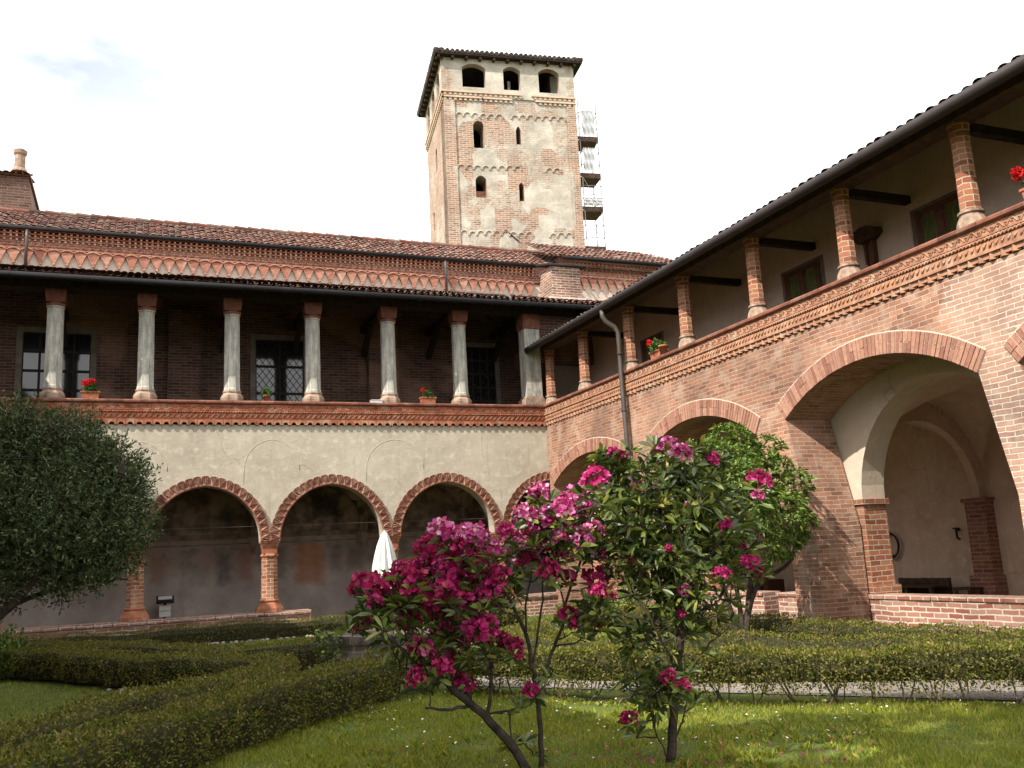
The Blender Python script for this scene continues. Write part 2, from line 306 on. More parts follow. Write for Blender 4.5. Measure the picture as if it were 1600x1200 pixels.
g = NT('window_glass'); M['glass'] = g.fin((0.012, 0.013, 0.016), 0.06); g.b.inputs['Specular IOR Level'].default_value = 0.8

def ground_mat():
    g = NT('lawn_ground'); oc = g.n('TexCoord').outputs['Object']
    c = g.ramp(g.noise(oc, 1.4, 7, 0.65), [(0.34, (0.07, 0.095, 0.018)), (0.5, (0.10, 0.135, 0.022)), (0.62, (0.13, 0.155, 0.03)), (0.72, (0.19, 0.155, 0.07))])
    c = g.mix(1.0, c, g.ramp(g.noise(oc, 40, 4, 0.7), [(0.3, 0.55), (0.7, 1.0)]), 'MULTIPLY')
    return g.fin(c, 0.95, g.bump(g.noise(oc, 45, 4), 0.6, 0.03))
M['ground'] = ground_mat()
def gravel_mat():
    g = NT('gravel'); oc = g.n('TexCoord').outputs['Object']
    v = g.n('TexVoronoi', i_Scale=55.0); g.l(oc, v.inputs['Vector'])
    c = g.ramp(g.n('SeparateColor', i_0=v.outputs['Color']).outputs[0], [(0, (0.15, 0.13, 0.11)), (0.5, (0.24, 0.205, 0.175)), (1, (0.34, 0.30, 0.26))])
    c = g.mix(1.0, c, g.ramp(g.noise(oc, 1.5, 5), [(0.3, 0.7), (0.65, 1.0)]), 'MULTIPLY')
    return g.fin(c, 0.95, g.bump(v.outputs['Distance'], 0.8, 0.02))
M['gravel'] = gravel_mat()
M['grass'] = island_mat('grass_blades', [(0, (0.10, 0.15, 0.016)), (0.45, (0.22, 0.265, 0.025)), (0.8, (0.34, 0.335, 0.045)), (1, (0.42, 0.35, 0.12))], 0.7, trans=0.4)
M['hedge'] = island_mat('hedge_leaves', [(0, (0.06, 0.088, 0.011)), (0.45, (0.15, 0.172, 0.022)), (0.72, (0.23, 0.225, 0.038)), (0.9, (0.28, 0.205, 0.07)), (1, (0.37, 0.28, 0.12))], 0.7, trans=0.32, noise=(5.0, 0.6, (0.15, 0.105, 0.045), 1.7, 0.38))
M['hedge_core'] = simple('hedge_shade', (0.05, 0.047, 0.02), 0.95, 0.4, 20)  # dark fill of the added light-blocking core
M['rh_leaf'] = island_mat('rhododendron_leaves', [(0, (0.022, 0.038, 0.010)), (0.4, (0.06, 0.09, 0.018)), (0.75, (0.125, 0.165, 0.028)), (0.97, (0.24, 0.26, 0.05)), (1, (0.30, 0.22, 0.06))], 0.42, trans=0.22, spec=0.5)
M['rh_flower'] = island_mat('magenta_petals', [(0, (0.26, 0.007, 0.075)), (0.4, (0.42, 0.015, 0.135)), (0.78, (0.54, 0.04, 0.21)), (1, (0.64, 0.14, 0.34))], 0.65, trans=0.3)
M['rh_flower_pale'] = island_mat('pink_sunlit_petals', [(0, (0.32, 0.012, 0.12)), (0.4, (0.48, 0.05, 0.23)), (0.75, (0.60, 0.17, 0.38)), (1, (0.82, 0.56, 0.70))], 0.6, trans=0.3)  # pale pink bush; also sunlight on the upper blooms put into colour
M['tree_leaf'] = island_mat('glossy_tree_leaves', [(0, (0.028, 0.06, 0.010)), (0.4, (0.08, 0.14, 0.020)), (0.8, (0.165, 0.235, 0.036)), (1, (0.27, 0.33, 0.075))], 0.5, trans=0.3, spec=0.4)
M['olive_leaf'] = island_mat('olive_leaves', [(0, (0.026, 0.042, 0.014)), (0.5, (0.055, 0.080, 0.026)), (0.85, (0.095, 0.125, 0.045)), (1, (0.18, 0.21, 0.11))], 0.6, trans=0.2, spec=0.35)
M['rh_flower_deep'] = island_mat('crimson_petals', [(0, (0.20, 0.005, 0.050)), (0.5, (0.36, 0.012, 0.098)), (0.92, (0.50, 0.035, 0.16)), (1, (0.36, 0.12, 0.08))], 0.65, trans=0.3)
M['well_stone'] = simple('well_rim_stone', (0.17, 0.14, 0.118), 0.92, 0.5, 9, bump=0.6)
M['frieze_terra'] = island_mat('frieze_terracotta', [(0, (0.36, 0.145, 0.10)), (0.5, (0.44, 0.19, 0.135)), (1, (0.48, 0.25, 0.18))], 0.9, noise=(9, 0.6, (0.55, 0.42, 0.33), 4.0, 0.4), bump=0.3)
M['red_flower'] = island_mat('red_petals', [(0, (0.45, 0.005, 0.01)), (1, (0.70, 0.03, 0.03))], 0.6, trans=0.2)
M['pot_leaf'] = island_mat('geranium_leaves', [(0, (0.03, 0.07, 0.015)), (1, (0.09, 0.16, 0.04))], 0.7, trans=0.2)
M['daisy'] = simple('daisy_petals', (0.75, 0.75, 0.70), 0.8, 0.1, 5)
M['pebble'] = simple('pale_pebbles', (0.45, 0.40, 0.35), 0.9, 0.4, 14)

# ------------------------------------------------------------------ mesh helpers
def mesh_obj(name, v, f, mats, parent=None, smooth=False, local=False, mi=None, recalc=False):
    v = np.asarray(v, dtype=np.float64).reshape(-1, 3)
    off = np.zeros(3)
    if parent is not None and not local:
        p = parent
        while p is not None: off += np.array(p.location); p = p.parent
    me = bpy.data.meshes.new(name)
    if isinstance(f, np.ndarray):
        k = f.shape[1]; nf = len(f)
        me.vertices.add(len(v)); me.vertices.foreach_set('co', (v-off).astype(np.float32).ravel())
        me.loops.add(nf*k); me.loops.foreach_set('vertex_index', f.astype(np.int32).ravel())
        me.polygons.add(nf); me.polygons.foreach_set('loop_start', np.arange(0, nf*k, k, dtype=np.int32))
        me.update(calc_edges=True)
    else:
        me.from_pydata((v-off).tolist(), [], f)
        if recalc:
            import bmesh
            bm = bmesh.new(); bm.from_mesh(me); bmesh.ops.recalc_face_normals(bm, faces=bm.faces[:]); bm.to_mesh(me); bm.free()
        me.update()
        uvl = me.uv_layers.new(name='UVMap')
        nl = len(me.loops); li = np.empty(nl, np.int32); me.loops.foreach_get('vertex_index', li)
        npoly = len(me.polygons); nr = np.empty(npoly*3, np.float32); me.polygons.foreach_get('normal', nr); nr = nr.reshape(-1, 3)
        tot = np.empty(npoly, np.int32); me.polygons.foreach_get('loop_total', tot)
        nl_ = np.repeat(nr, tot, axis=0); P = v[li]
        hor = np.hypot(nl_[:, 0], nl_[:, 1])+1e-9
        steep = np.abs(nl_[:, 2]) < 0.75
        tx, ty = -nl_[:, 1]/hor, nl_[:, 0]/hor
        uu = np.where(steep, P[:, 0]*tx+P[:, 1]*ty, P[:, 0]); vv = np.where(steep, P[:, 2], P[:, 1])
        uvl.data.foreach_set('uv', np.stack([uu, vv], 1).astype(np.float32).ravel())
    if not isinstance(mats, (list, tuple)): mats = [mats]
    for m in mats: me.materials.append(M[m] if isinstance(m, str) else m)
    if mi is not None: me.polygons.foreach_set('material_index', np.asarray(mi, dtype=np.int32))
    if smooth: me.polygons.foreach_set('use_smooth', np.ones(len(me.polygons), dtype=bool))
    o = bpy.data.objects.new(name, me); COL.objects.link(o)
    if parent is not None: o.parent = parent
    return o

class MB:
    def __init__(s): s.v = []; s.f = []
    def add(s, vs, fs):
        b = len(s.v); s.v += [tuple(map(float, p)) for p in vs]; s.f += [[b+i for i in q] for q in fs]; return s
    def box(s, x0, x1, y0, y1, z0, z1):
        return s.add([(x, y, z) for z in (z0, z1) for y in (y0, y1) for x in (x0, x1)],
                     [(0, 2, 3, 1), (4, 5, 7, 6), (0, 1, 5, 4), (2, 6, 7, 3), (0, 4, 6, 2), (1, 3, 7, 5)])
    def bar(s, a, b, wd, ht, up=(0, 0, 1)):
        a = Vector(a); b = Vector(b); d = (b-a).normalized(); si = d.cross(Vector(up)).normalized(); u = si.cross(d)
        pts = []
        for p in (a, b):
            for (i, j) in ((-1, -1), (1, -1), (1, 1), (-1, 1)): pts.append(p+si*(i*wd/2)+u*(j*ht/2))
        return s.add(pts, [(0, 3, 2, 1), (4, 5, 6, 7), (0, 1, 5, 4), (1, 2, 6, 5), (2, 3, 7, 6), (3, 0, 4, 7)])
    def tube(s, pts, rad, n=8, cap=True):
        pts = [Vector(p) for p in pts]; m = len(pts)
        rad = [rad]*m if isinstance(rad, (int, float)) else rad
        vs = []; prev = None
        for i, p in enumerate(pts):
            d = (pts[min(i+1, m-1)]-pts[max(i-1, 0)]).normalized()
            if prev is None: a = d.cross(Vector((0.31, 0.2, 1))); a = a if a.length > .05 else d.cross(Vector((1, 0, 0)))
            else: a = prev-d*prev.dot(d)
            a.normalize(); prev = a; b = d.cross(a)
            for k in range(n):
                t = 2*math.pi*k/n; vs.append(p+(a*math.cos(t)+b*math.sin(t))*rad[i])
        fs = [(i*n+k, i*n+(k+1) % n, (i+1)*n+(k+1) % n, (i+1)*n+k) for i in range(m-1) for k in range(n)]
        if cap: fs += [tuple(range(n-1, -1, -1)), tuple(range((m-1)*n, m*n))]
        return s.add(vs, fs)
    def lathe(s, c, prof, n=8, rot=None, cap=True):
        """prof: (radius, z) from bottom to top"""
        rot = math.pi/n if rot is None else rot; vs = []
        for r, z in prof:
            for k in range(n):
                t = 2*math.pi*k/n+rot; vs.append((c[0]+r*math.cos(t), c[1]+r*math.sin(t), c[2]+z))
        m = len(prof)
        fs = [(i*n+k, i*n+(k+1) % n, (i+1)*n+(k+1) % n, (i+1)*n+k) for i in range(m-1) for k in range(n)]
        if cap: fs += [tuple(range(n-1, -1, -1)), tuple(range((m-1)*n, m*n))]
        return s.add(vs, fs)
    def prism(s, outline, mp, d0, d1, back=True):
        """outline in 2-D (u, z); mp(u, z, d) -> xyz"""
        n = len(outline)
        tris = tessellate_polygon([[Vector((u, z, 0)) for u, z in outline]])
        vs = [mp(u, z, d0) for u, z in outline]+[mp(u, z, d1) for u, z in outline]
        fs = [tuple(t) for t in tris]
        if back: fs += [(t[2]+n, t[1]+n, t[0]+n) for t in tris]
        fs += [(i, (i+1) % n, (i+1) % n+n, i+n) for i in range(n)]
        return s.add(vs, fs)
    def build(s, name, mats, parent=None, smooth=False, local=False, recalc=True):
        return mesh_obj(name, s.v, s.f, mats, parent, smooth, local, recalc=recalc)

def thing(name, label, cat, loc=(0, 0, 0), group=None, rotz=0.0):
    o = bpy.data.objects.new(name, None); COL.objects.link(o); o.location = loc; o.rotation_euler = (0, 0, rotz)
    o.empty_display_size = 0.2
    return tag(o, label, cat, group)
def tag(o, label, cat, group=None):
    o['label'] = label; o['category'] = cat
    if group: o['group'] = group
    return o
def setting(o, kind='structure'): o['kind'] = kind; return o
def dup(o, loc, parent=None):
    """copy of a thing or part with its children"""
    c = o.copy(); COL.objects.link(c); c.location = loc
    if parent is not None: c.parent = parent
    for ch in list(o.children):
        d = ch.copy(); COL.objects.link(d); d.parent = c
        for gch in list(ch.children):
            e = gch.copy(); COL.objects.link(e); e.parent = d
    return c

LEFT = lambda u, z, d: (u, d, z)            # facade of the far wing, u = x
RIGHT = lambda u, z, d: (d, -u, z)          # facade of the right wing, u = -y

def arc_pts(uc, a, zs, rise, n=24):
    """pointed or segmental arch from (uc-a, zs) over the top to (uc+a, zs)"""
    pts = []
    if rise >= a:                                     # two arcs, slightly pointed
        e = (rise*rise-a*a)/(2*a); rr = a+e
        t1 = math.acos(e/rr)
        for k in range(n//2+1): t = t1*k/(n//2); pts.append((uc+e-rr*math.cos(t), zs+rr*math.sin(t)))
        for k in range(n//2-1, -1, -1): t = t1*k/(n//2); pts.append((uc-e+rr*math.cos(t), zs+rr*math.sin(t)))
    else:
        rr = (a*a+rise*rise)/(2*rise); th = math.asin(a/rr)
        for k in range(n+1): t = -th+2*th*k/n; pts.append((uc+rr*math.sin(t), zs+rise-rr+rr*math.cos(t)))
    return pts
def resample(pts, n):
    P = np.array(pts); L = np.r_[0, np.cumsum(np.hypot(*(P[1:]-P[:-1]).T))]
    t = np.linspace(0, L[-1], n+1); return [(np.interp(x, L, P[:, 0]), np.interp(x, L, P[:, 1])) for x in t], L[-1]
def offset_pts(pts, d):
    P = np.array(pts); T = np.gradient(P, axis=0); T /= np.linalg.norm(T, axis=1)[:, None]
    return P+np.stack([-T[:, 1], T[:, 0]], 1)*d

def tiles(name, origin, along, slope, length, runfn, parent, mat='tile', base='tile', pitch=0.155, row=0.25, rad=0.076, jit=1.0, flat=0.5, lift=.012):
    """barrel tiles: origin = start of the eave, along = unit vector along it, slope = unit vector up the roof"""
    O = np.array(origin, float); A = np.array(along, float); A /= np.linalg.norm(A); S = np.array(slope, float); S /= np.linalg.norm(S)
    N = np.cross(A, S); N = N if N[2] > 0 else -N
    vs = []; fs = []
    nc = int(length/pitch)
    angs = np.linspace(0.12, math.pi-0.12, 6)
    for i in range(nc):
        s = (i+0.5)*pitch; t0, t1 = runfn(s)
        nr = int((t1-t0)/row)+1
        for j in range(nr):
            ta = t0+j*row; tb = min(ta+row*1.25, t1+0.05)
            if tb-ta < 0.05: continue
            js, jl, jt = RNG.normal(0, 0.006*jit), RNG.normal(0, 0.005*jit), RNG.normal(0, 0.012*jit)
            b = len(vs)
            for (t, rr, lf) in ((ta+jt, rad, lift), (tb+jt, rad*0.86, 0.0)):
                for k, an in enumerate(angs):
                    vs.append(O+A*(s+js+math.cos(an)*rr)+S*t+N*(math.sin(an)*rr*flat+lf+jl))
            for k in range(5): fs.append([b+k, b+6+k, b+6+k+1, b+k+1] if np.dot(np.cross(A, S), N) > 0 else [b+k, b+k+1, b+6+k+1, b+6+k])
            if j == 0:      # pan tile between two covers shows as a hollow at the eave
                b = len(vs); q = s+pitch/2
                for (t, dr) in ((ta-0.02, 0.0), (ta+0.30, 0.005)):
                    for an in np.linspace(math.pi+0.25, 2*math.pi-0.25, 5):
                        vs.append(O+A*(q+math.cos(an)*rad*0.85)+S*t+N*(0.045+math.sin(an)*rad*0.6+dr))
                for k in range(4): fs.append([b+k, b+k+1, b+5+k+1, b+5+k])
    o = mesh_obj(name, np.array(vs), fs, mat, parent)
    # bed of the tiles
    st = [k*pitch for k in range(nc+1)]
    bv = []; bf = []
    for k, s in enumerate(st):
        t0, t1 = runfn(min(max(s, 1e-3), length-1e-3)); bv += [O+A*s+S*(t0+0.03)+N*0.005, O+A*s+S*t1+N*0.005]
        if k: bf.append([2*k-2, 2*k, 2*k+1, 2*k-1])
    mesh_obj('roof_bed', bv, bf, base, o)
    return o

# ------------------------------------------------------------------ leaf clouds (many small faces in one mesh)
def unit(a): return a/(np.linalg.norm(a, axis=1)[:, None]+1e-9)
def leaf_cloud(P, D, L, W, fold=0.25, long=False):
    """P base points, D directions, L lengths, W widths -> verts, faces"""
    n = len(P); D = unit(D); H = unit(RNG.normal(size=(n, 3))); S = unit(np.cross(D, H)); N = np.cross(S, D)
    L = np.broadcast_to(L, (n,))[:, None]; W = np.broadcast_to(W, (n,))[:, None]
    if not long:
        V = np.stack([P, P+D*L*0.5+S*W*0.5+N*W*fold, P+D*L, P+D*L*0.5-S*W*0.5+N*W*fold], 1).reshape(-1, 3)
        F = (np.arange(n)[:, None]*4+np.arange(4)[None]).astype(np.int32)
        return V, F
    N = np.where(N[:, 2:3] < 0, -N, N)
    dr = np.array([0, 0, -1.0])[None]*L
    V = np.stack([P, P+D*L*0.35+S*W*0.42+N*W*fold, P+D*L*0.72+S*W*0.45+N*W*fold+dr*0.05, P+D*L+dr*0.14,
                  P+D*L*0.72-S*W*0.45+N*W*fold+dr*0.05, P+D*L*0.35-S*W*0.42+N*W*fold, P+D*L*0.5+dr*0.03], 1).reshape(-1, 3)
    q = np.array([[0, 1, 2, 6], [6, 2, 3, 3], [0, 6, 4, 5], [6, 3, 3, 4]])
    b = np.arange(n)[:, None]*7
    F = []
    tri = np.array([[0, 1, 6], [1, 2, 6], [2, 3, 6], [3, 4, 6], [4, 5, 6], [5, 0, 6]])
    F = (b[:, :, None]+tri[None].reshape(1, 6, 3)).reshape(-1, 3).astype(np.int32)
    return V, F
def cat(parts):
    vs, fs, b = [], [], 0
    for v, f in parts: vs.append(v); fs.append(f+b); b += len(v)
    return np.concatenate(vs), np.concatenate(fs)

# ------------------------------------------------------------------ ground
def sheet(name, pts, z, mat):
    o = mesh_obj(name, [(x, y, z) for x, y in pts], [list(range(len(pts)))], mat); return setting(o)
sheet('lawn_ground', [(-300, -300), (300, -300), (300, 300), (-300, 300)], GZ, 'ground')
WELL = (-6.30, -8.45)
mb = MB(); ring = [(WELL[0]+1.3*math.cos(t), WELL[1]+1.3*math.sin(t), GZ+0.004) for t in np.linspace(0, 2*math.pi, 40, endpoint=False)]
mb.add(ring, [range(40)])
for k, (p, q) in enumerate((((-5.55, -10.1), (-1.5, -15.3)), ((-7.2, -10.4), (-11.0, -15.6)), ((-7.4, -9.0), (-11.6, -2.6)), ((-5.3, -7.2), (-1.2, -2.2)))):
    a = Vector((*p, 0)); b = Vector((*q, 0)); d = (b-a).normalized(); s_ = Vector((-d.y, d.x, 0))*(0.72 if k == 0 else 0.30); z = GZ+0.008+0.004*k
    mb.add([(a.x-s_.x, a.y-s_.y, z), (a.x+s_.x, a.y+s_.y, z), (b.x+s_.x, b.y+s_.y, z), (b.x-s_.x, b.y-s_.y, z)], [(0, 3, 2, 1)])
setting(mb.build('gravel_path', 'gravel', recalc=False))

# ------------------------------------------------------------------ far wing: cloister below, loggia above
XL0 = -15.0
lw = thing('cloister_wing', 'plastered cloister wing at the back with carved brick arches and stone loggia columns', 'building', (-6, 0, GZ))
SPR, RISE, HALF = 2.12, 1.215, 1.15
CEN = [0.05-2.70*k for k in range(6)]                     # arch centres
PIL = [c-1.35 for c in CEN]+[1.40]
out = [(XL0, 4.66), (XL0, SPR)]
for c in reversed(CEN):
    out += [(u, z) for u, z in arc_pts(c, HALF, SPR, RISE)]
out += [(1.6, SPR), (1.6, 4.66)]
MB().prism(out, LEFT, 0.0, 0.38).build('wall', 'plaster', lw)
# carved archivolts: overlapping scallop tiles with a fan of ribs
for c in CEN:
    mb = MB(); inner = arc_pts(c, HALF, SPR, RISE, 60); n = 25
    P, ln = resample(inner, n); P = np.array(P)
    if c > 0: P = P[:16]
    for i in range(len(P)-1):
        a, b = P[i], P[i+1]; t = (b-a)/np.linalg.norm(b-a); nn = np.array([-t[1], t[0]])
        w_ = np.linalg.norm(b-a); m = (a+b)/2; h = 0.215
        prof = [a, m-t*w_*0.52+nn*h*0.92, m-t*w_*0.36+nn*h*0.99, m+nn*h*1.025, m+t*w_*0.36+nn*h*0.99, m+t*w_*0.52+nn*h*0.92, b]
        hub = m+nn*h*0.10
        vs = [LEFT(p[0], p[1], -0.042 if 0 < k < 6 else -0.014) for k, p in enumerate(prof)]
        vs += [LEFT(p[0], p[1], 0.004) for p in prof]
        vs += [LEFT(*((prof[k]*0.5+prof[k+1]*0.5)*0.62+hub*0.38), -0.014) for k in range(6)]+[LEFT(*hub, -0.044)]
        fs = []
        for k in range(6): fs += [(k, k+1, 14+k), (k+1, 20, 14+k), (20, k, 14+k), (k+1, k, k+7, k+8)]
        fs += [(0, 6, 13, 7), (6, 0, 20)]
        mb.add(vs, fs)
    mb.tube([LEFT(p[0], p[1], -.012) for p in offset_pts(inner if c < 0 else inner[:37], .012)], .026, 6); mb.build('arch_moulding', 'archivolt', lw, recalc=False)
# pillars of the lower arcade
pil = None
for x in PIL:
    if pil is None:
        pil = MB().lathe((x, 0.19, 0), [(0.185, 0.90), (0.178, 1.40), (0.172, 1.78)]).build('pillar', 'brick_pillar', lw)
        MB().lathe((x, 0.19, 0), [(0.175, 1.78), (0.20, 1.80), (0.20, 1.83), (0.178, 1.85)]).lathe((x, 0.19, 0), [(0.205, 1.85), (0.215, 1.95), (0.262, 2.07), (0.285, 2.08), (0.285, 2.118)], 4, math.pi/4).build('capital', 'terra', pil)
        MB().lathe((x, 0.19, 0), [(0.31, 0.62), (0.30, 0.70), (0.235, 0.80), (0.21, 0.82), (0.225, 0.86), (0.19, 0.90)]).build('pillar_base', 'terra', pil)
        X0P = x
    else: dup(pil, (x-X0P, 0, 0), lw)
# low wall under the pillars, broken by the entrance
def low_wall(name, x0, x1):
    mb = MB(); mb.box(x0, x1, -0.09, 0.46, GZ-0.1, 0.55)
    x = x0
    while x < x1-0.02:
        l = min(0.30+random.random()*0.06, x1-x); d = random.uniform(-.012, .012)
        mb.box(x+0.006, x+l-0.006, -0.135+d, 0.5, 0.552, 0.622+d*.3); x += l
    return mb.build(name, 'brick_wall_low', lw)
low_wall('low_wall', XL0, -5.86); low_wall('low_wall', -2.75, 1.0)
# terracotta frieze under the loggia parapet
def frieze(mp, u0, u1, parent, mat, d=0.0, tooth=False):
    L = u1-u0
    mb = MB()
    mb.prism([(u0, 4.70), (u1, 4.70), (u1, 5.12), (u0, 5.12)], mp, d-0.03, d+0.35).build('frieze', mat, parent)
    # scroll band: running S-curves with a curl
    mb = MB(); p = 0.19; n = int(L/p)
    for i in range(n):
        u = u0+(i+0.5)*p; pts = []
        for k in range(9):
            t = k/8; pts.append(mp(u-p*.5+p*t, 5.045+0.042*math.sin(2*math.pi*t), d-0.036))
        mb.tube(pts, 0.010, 4, False)
        for sg in (-1, 1):
            cx_, cz_ = u+sg*p*.25, 5.045-sg*0.008
            mb.tube([mp(cx_+0.026*math.cos(t)*(1-t*.09), cz_+0.026*math.sin(t)*(1-t*.09), d-0.036) for t in np.linspace(0.5, 5.6, 7)], 0.008, 4, False)
    mb.build('scroll_band', mat, parent, recalc=False)
    # twisted moulding between the bands
    mb = MB(); p = 0.055; n = int(L/p)
    for i in range(n):
        u = u0+(i+0.5)*p
        mb.tube([mp(u-0.035, 4.918, d-0.030), mp(u-.012, 4.932, d-0.052), mp(u+.012, 4.948, d-0.052), mp(u+0.035, 4.962, d-0.030)], [0.008, 0.016, 0.016, 0.008], 5, False)
    mb.prism([(u0, 4.972), (u1, 4.972), (u1, 4.992), (u0, 4.992)], mp, d-0.052, d)
    mb.build('rope_moulding', mat, parent, recalc=False)
    if not tooth:   # guilloche band and a row of little arches
        mb = MB(); p = 0.115; n = int(L/p)
        for i in range(n):
            u = u0+(i+0.5)*p
            mb.tube([mp(u-.075, 4.79, d-.03), mp(u-.04, 4.805, d-.048), mp(u+.0, 4.845, d-.05), mp(u+.04, 4.885, d-.048), mp(u+.075, 4.90, d-.03)], [.006, .014, .016, .014, .006], 4, False)
            mb.tube([mp(u+.058+0.022*math.cos(t), 4.845+0.03*math.sin(t), d-.034) for t in np.linspace(0, 2*math.pi, 7)], 0.008, 4, False)
        mb.prism([(u0, 4.762), (u1, 4.762), (u1, 4.778), (u0, 4.778)], mp, d-0.05, d)
        mb.build('guilloche_band', mat, parent, recalc=False)
        mb = MB(); p = 0.178; n = int(L/p)
        for i in range(n):
            u = u0+(i+0.5)*p; q = p/2-0.004
            o_ = [(u-q, 4.758), (u-q, 4.655), (u-q+.018, 4.648), (u-q+.034, 4.664)]
            o_ += [(u-0.052*math.cos(t), 4.664+0.050*math.sin(t)) for t in np.linspace(0.25, math.pi-0.25, 7)]
            o_ += [(u+q-.034, 4.664), (u+q-.018, 4.648), (u+q, 4.655), (u+q, 4.758)]
            mb.prism(o_, mp, d-0.062, d+0.002, False)
        mb.build('little_arches', mat, parent)
    else:           # relief panels and a saw-tooth course
        mb = MB(); p = 0.26; n = int(L/p)
        for i in range(n):
            u = u0+i*p
            mb.prism([(u+.005, 4.80), (u+p-.005, 4.80), (u+p-.005, 4.905), (u+.005, 4.905)], mp, d-.042+random.uniform(-.004, .004), d)
            for k in range(3):
                uu = u+p*(k+.5)/3
                mb.tube([mp(uu-.03, 4.82, d-.042), mp(uu, 4.85, d-.056), mp(uu+.03, 4.89, d-.042)], [.006, .014, .006], 4, False)
        mb.build('relief_band', mat, parent, recalc=False)
        mb = MB(); p = 0.158; n = int(L/p)
        mb.prism([(u0, 4.765), (u1, 4.765), (u1, 4.795), (u0, 4.795)], mp, d-0.06, d)
        for i in range(n):
            u = u0+(i+.5)*p; r_ = random.uniform(-.006, .006)
            vs = [mp(u-.066, z, d+.002) for z in (4.675+r_, 4.763)]+[mp(u, z, d-.052) for z in (4.675+r_, 4.763)]+[mp(u+.066, z, d+.002) for z in (4.675+r_, 4.763)]
            mb.add(vs, [(0, 2, 3, 1), (2, 4, 5, 3), (0, 4, 2), (1, 3, 5)])
        mb.build('saw_tooth_course', mat, parent, recalc=False)
def coping(mp, u0, u1, parent, mat, d=0.0):
    mb = MB(); u = u0
    while u < u1-0.02:
        l = min(random.uniform(.28, .36), u1-u); j = random.uniform(-.006, .006)
        mb.prism([(u+.003, z) for z in (5.118, 5.2)]+[(u+l-.003, z) for z in (5.2, 5.118)], mp, d-0.012, d+0.40)
        mb.tube([mp(u+.003, 5.155+j*.5, d-.045+j), mp(u+l-.003, 5.155+j*.5, d-.045+j)], 0.042, 8)
        u += l
    mb.build('parapet_coping', mat, parent, recalc=False)
frieze(LEFT, XL0, -0.03, lw, 'terra'); coping(LEFT, XL0, -0.06, lw, 'terra_dark')
# ghost arches of lost paintings in the plaster
for uc, zt, hw in ((-6.66, 4.29, 0.60), (-3.88, 4.29, 0.68), (-9.42, 4.25, 0.6)):
    mb = MB(); h = zt-3.62
    c_ = [(uc-hw, 3.35)]+[(uc+hw*math.cos(t), 3.66+h*math.sin(t)) for t in np.linspace(math.pi, 0, 17)]
    mb.tube([LEFT(u, z, 0.004) for u, z in c_], [0.006+0.006*abs(math.sin(k*1.7)) for k in range(len(c_))], 5)
    if uc > -9: mb.tube([LEFT(uc+hw*1.5*math.cos(t), 3.55+h*1.45*math.sin(t), 0.010) for t in np.linspace(2.9, 0.5, 14)], 0.012, 5)
    mb.build('ghost_arch', 'plaster', lw, True, recalc=False)
# stone columns
SH = [(0.182, 0.30), (0.178, 1.0), (0.170, 1.94), (0.185, 1.95), (0.185, 1.98)]
def stone_column(x, y, parent, sx=1.0):
    z = 5.2
    c = MB().lathe((x, y, z-0.0), [(0.19, 0.225), (0.19, 0.27), (0.18, 0.30)]+SH[1:]).build('column', 'stone', parent)
    MB().lathe((x, y, z), [(0.255, 0.0), (0.262, 0.06), (0.25, 0.11), (0.205, 0.165), (0.20, 0.185), (0.215, 0.20), (0.215, 0.225), (0.19, 0.228)]).build('column_base', 'stone_base', c)
    mb = MB().lathe((x, y, z), [(0.185, 1.98), (0.20, 2.0), (0.205, 2.03), (0.185, 2.05)])
    mb.lathe((x, y, z), [(0.245, 2.06), (0.27, 2.16), (0.285, 2.24), (0.285, 2.33)], 4, math.pi/4)
    mb.build('column_capital', 'terra_dark', c); return c
col0 = None
for k in range(8):
    x = -2.14-1.788*k
    if col0 is None: col0 = stone_column(x, 0.2, lw); XC = x
    else: dup(col0, (x-XC, 0, 0), lw)
# square corner pier beside the right wing
cp = MB().box(-0.46, -0.045, 0.02, 0.40, 5.42, 7.16).build('corner_pier', 'stone', lw)
MB().box(-0.53, -0.02, -0.05, 0.45, 5.2, 5.36).box(-0.49, -0.035, -0.01, 0.42, 5.36, 5.42).build('pier_base', 'stone_base', cp)
MB().box(-0.49, -0.03, -0.01, 0.42, 7.16, 7.54).build('pier_capital', 'terra_dark', cp)
# loggia floor, rear wall, timbers
MB().box(XL0, 4.0, 0.38, 3.2, 4.0, 4.2).build('loggia_floor', 'floor', lw)
MB().box(XL0, 6.5, -0.02, 0.36, 7.535, 7.72).build('wall_beam', 'wood_dark', lw)
for k in range(9):
    mb = MB(); x = -2.14-1.788*(k-1) if k else -0.25
    mb.box(x-0.075, x+0.075, 0.36, 2.8, 7.56, 7.72)
    mb.build('tie_beam', 'wood_dark', lw); MB().bar((x, 2.78, 6.95), (x, 1.9, 7.56), 0.12, 0.14).build('brace', 'wood_dark', lw)
x = XL0
SL = 0.325
while x < 6.0:
    MB().bar((x, -0.50, 7.60), (x, 2.8, 7.60+3.3*SL), 0.07, 0.09).build('rafter', 'wood_dark', lw); x += 0.45
MB().add([(XL0, -0.56, 7.645), (7.5, -0.56, 7.645), (7.5, 2.9, 7.645+3.46*SL), (XL0, 2.9, 7.645+3.46*SL)], [(0, 3, 2, 1)]).build('soffit_boards', 'wood_dark', lw, recalc=False)
tiles('loggia_roof', (XL0, -0.60, 7.70), (1, 0, 0), (0, 1, SL), 22.5, lambda s: (0.0, 3.60), lw, flat=.75, lift=.02)
MB().tube([(XL0, -0.64, 7.605), (2.2, -0.64, 7.605)], 0.064, 10).build('gutter', 'metal', lw, True)
for k in range(14): x = XL0+0.6+k*1.25; MB().tube([(x, -0.64+.07*math.cos(t), 7.605+.07*math.sin(t)) for t in np.linspace(-2.9, .2, 7)], 0.009, 4).build('gutter_bracket', 'metal', lw)
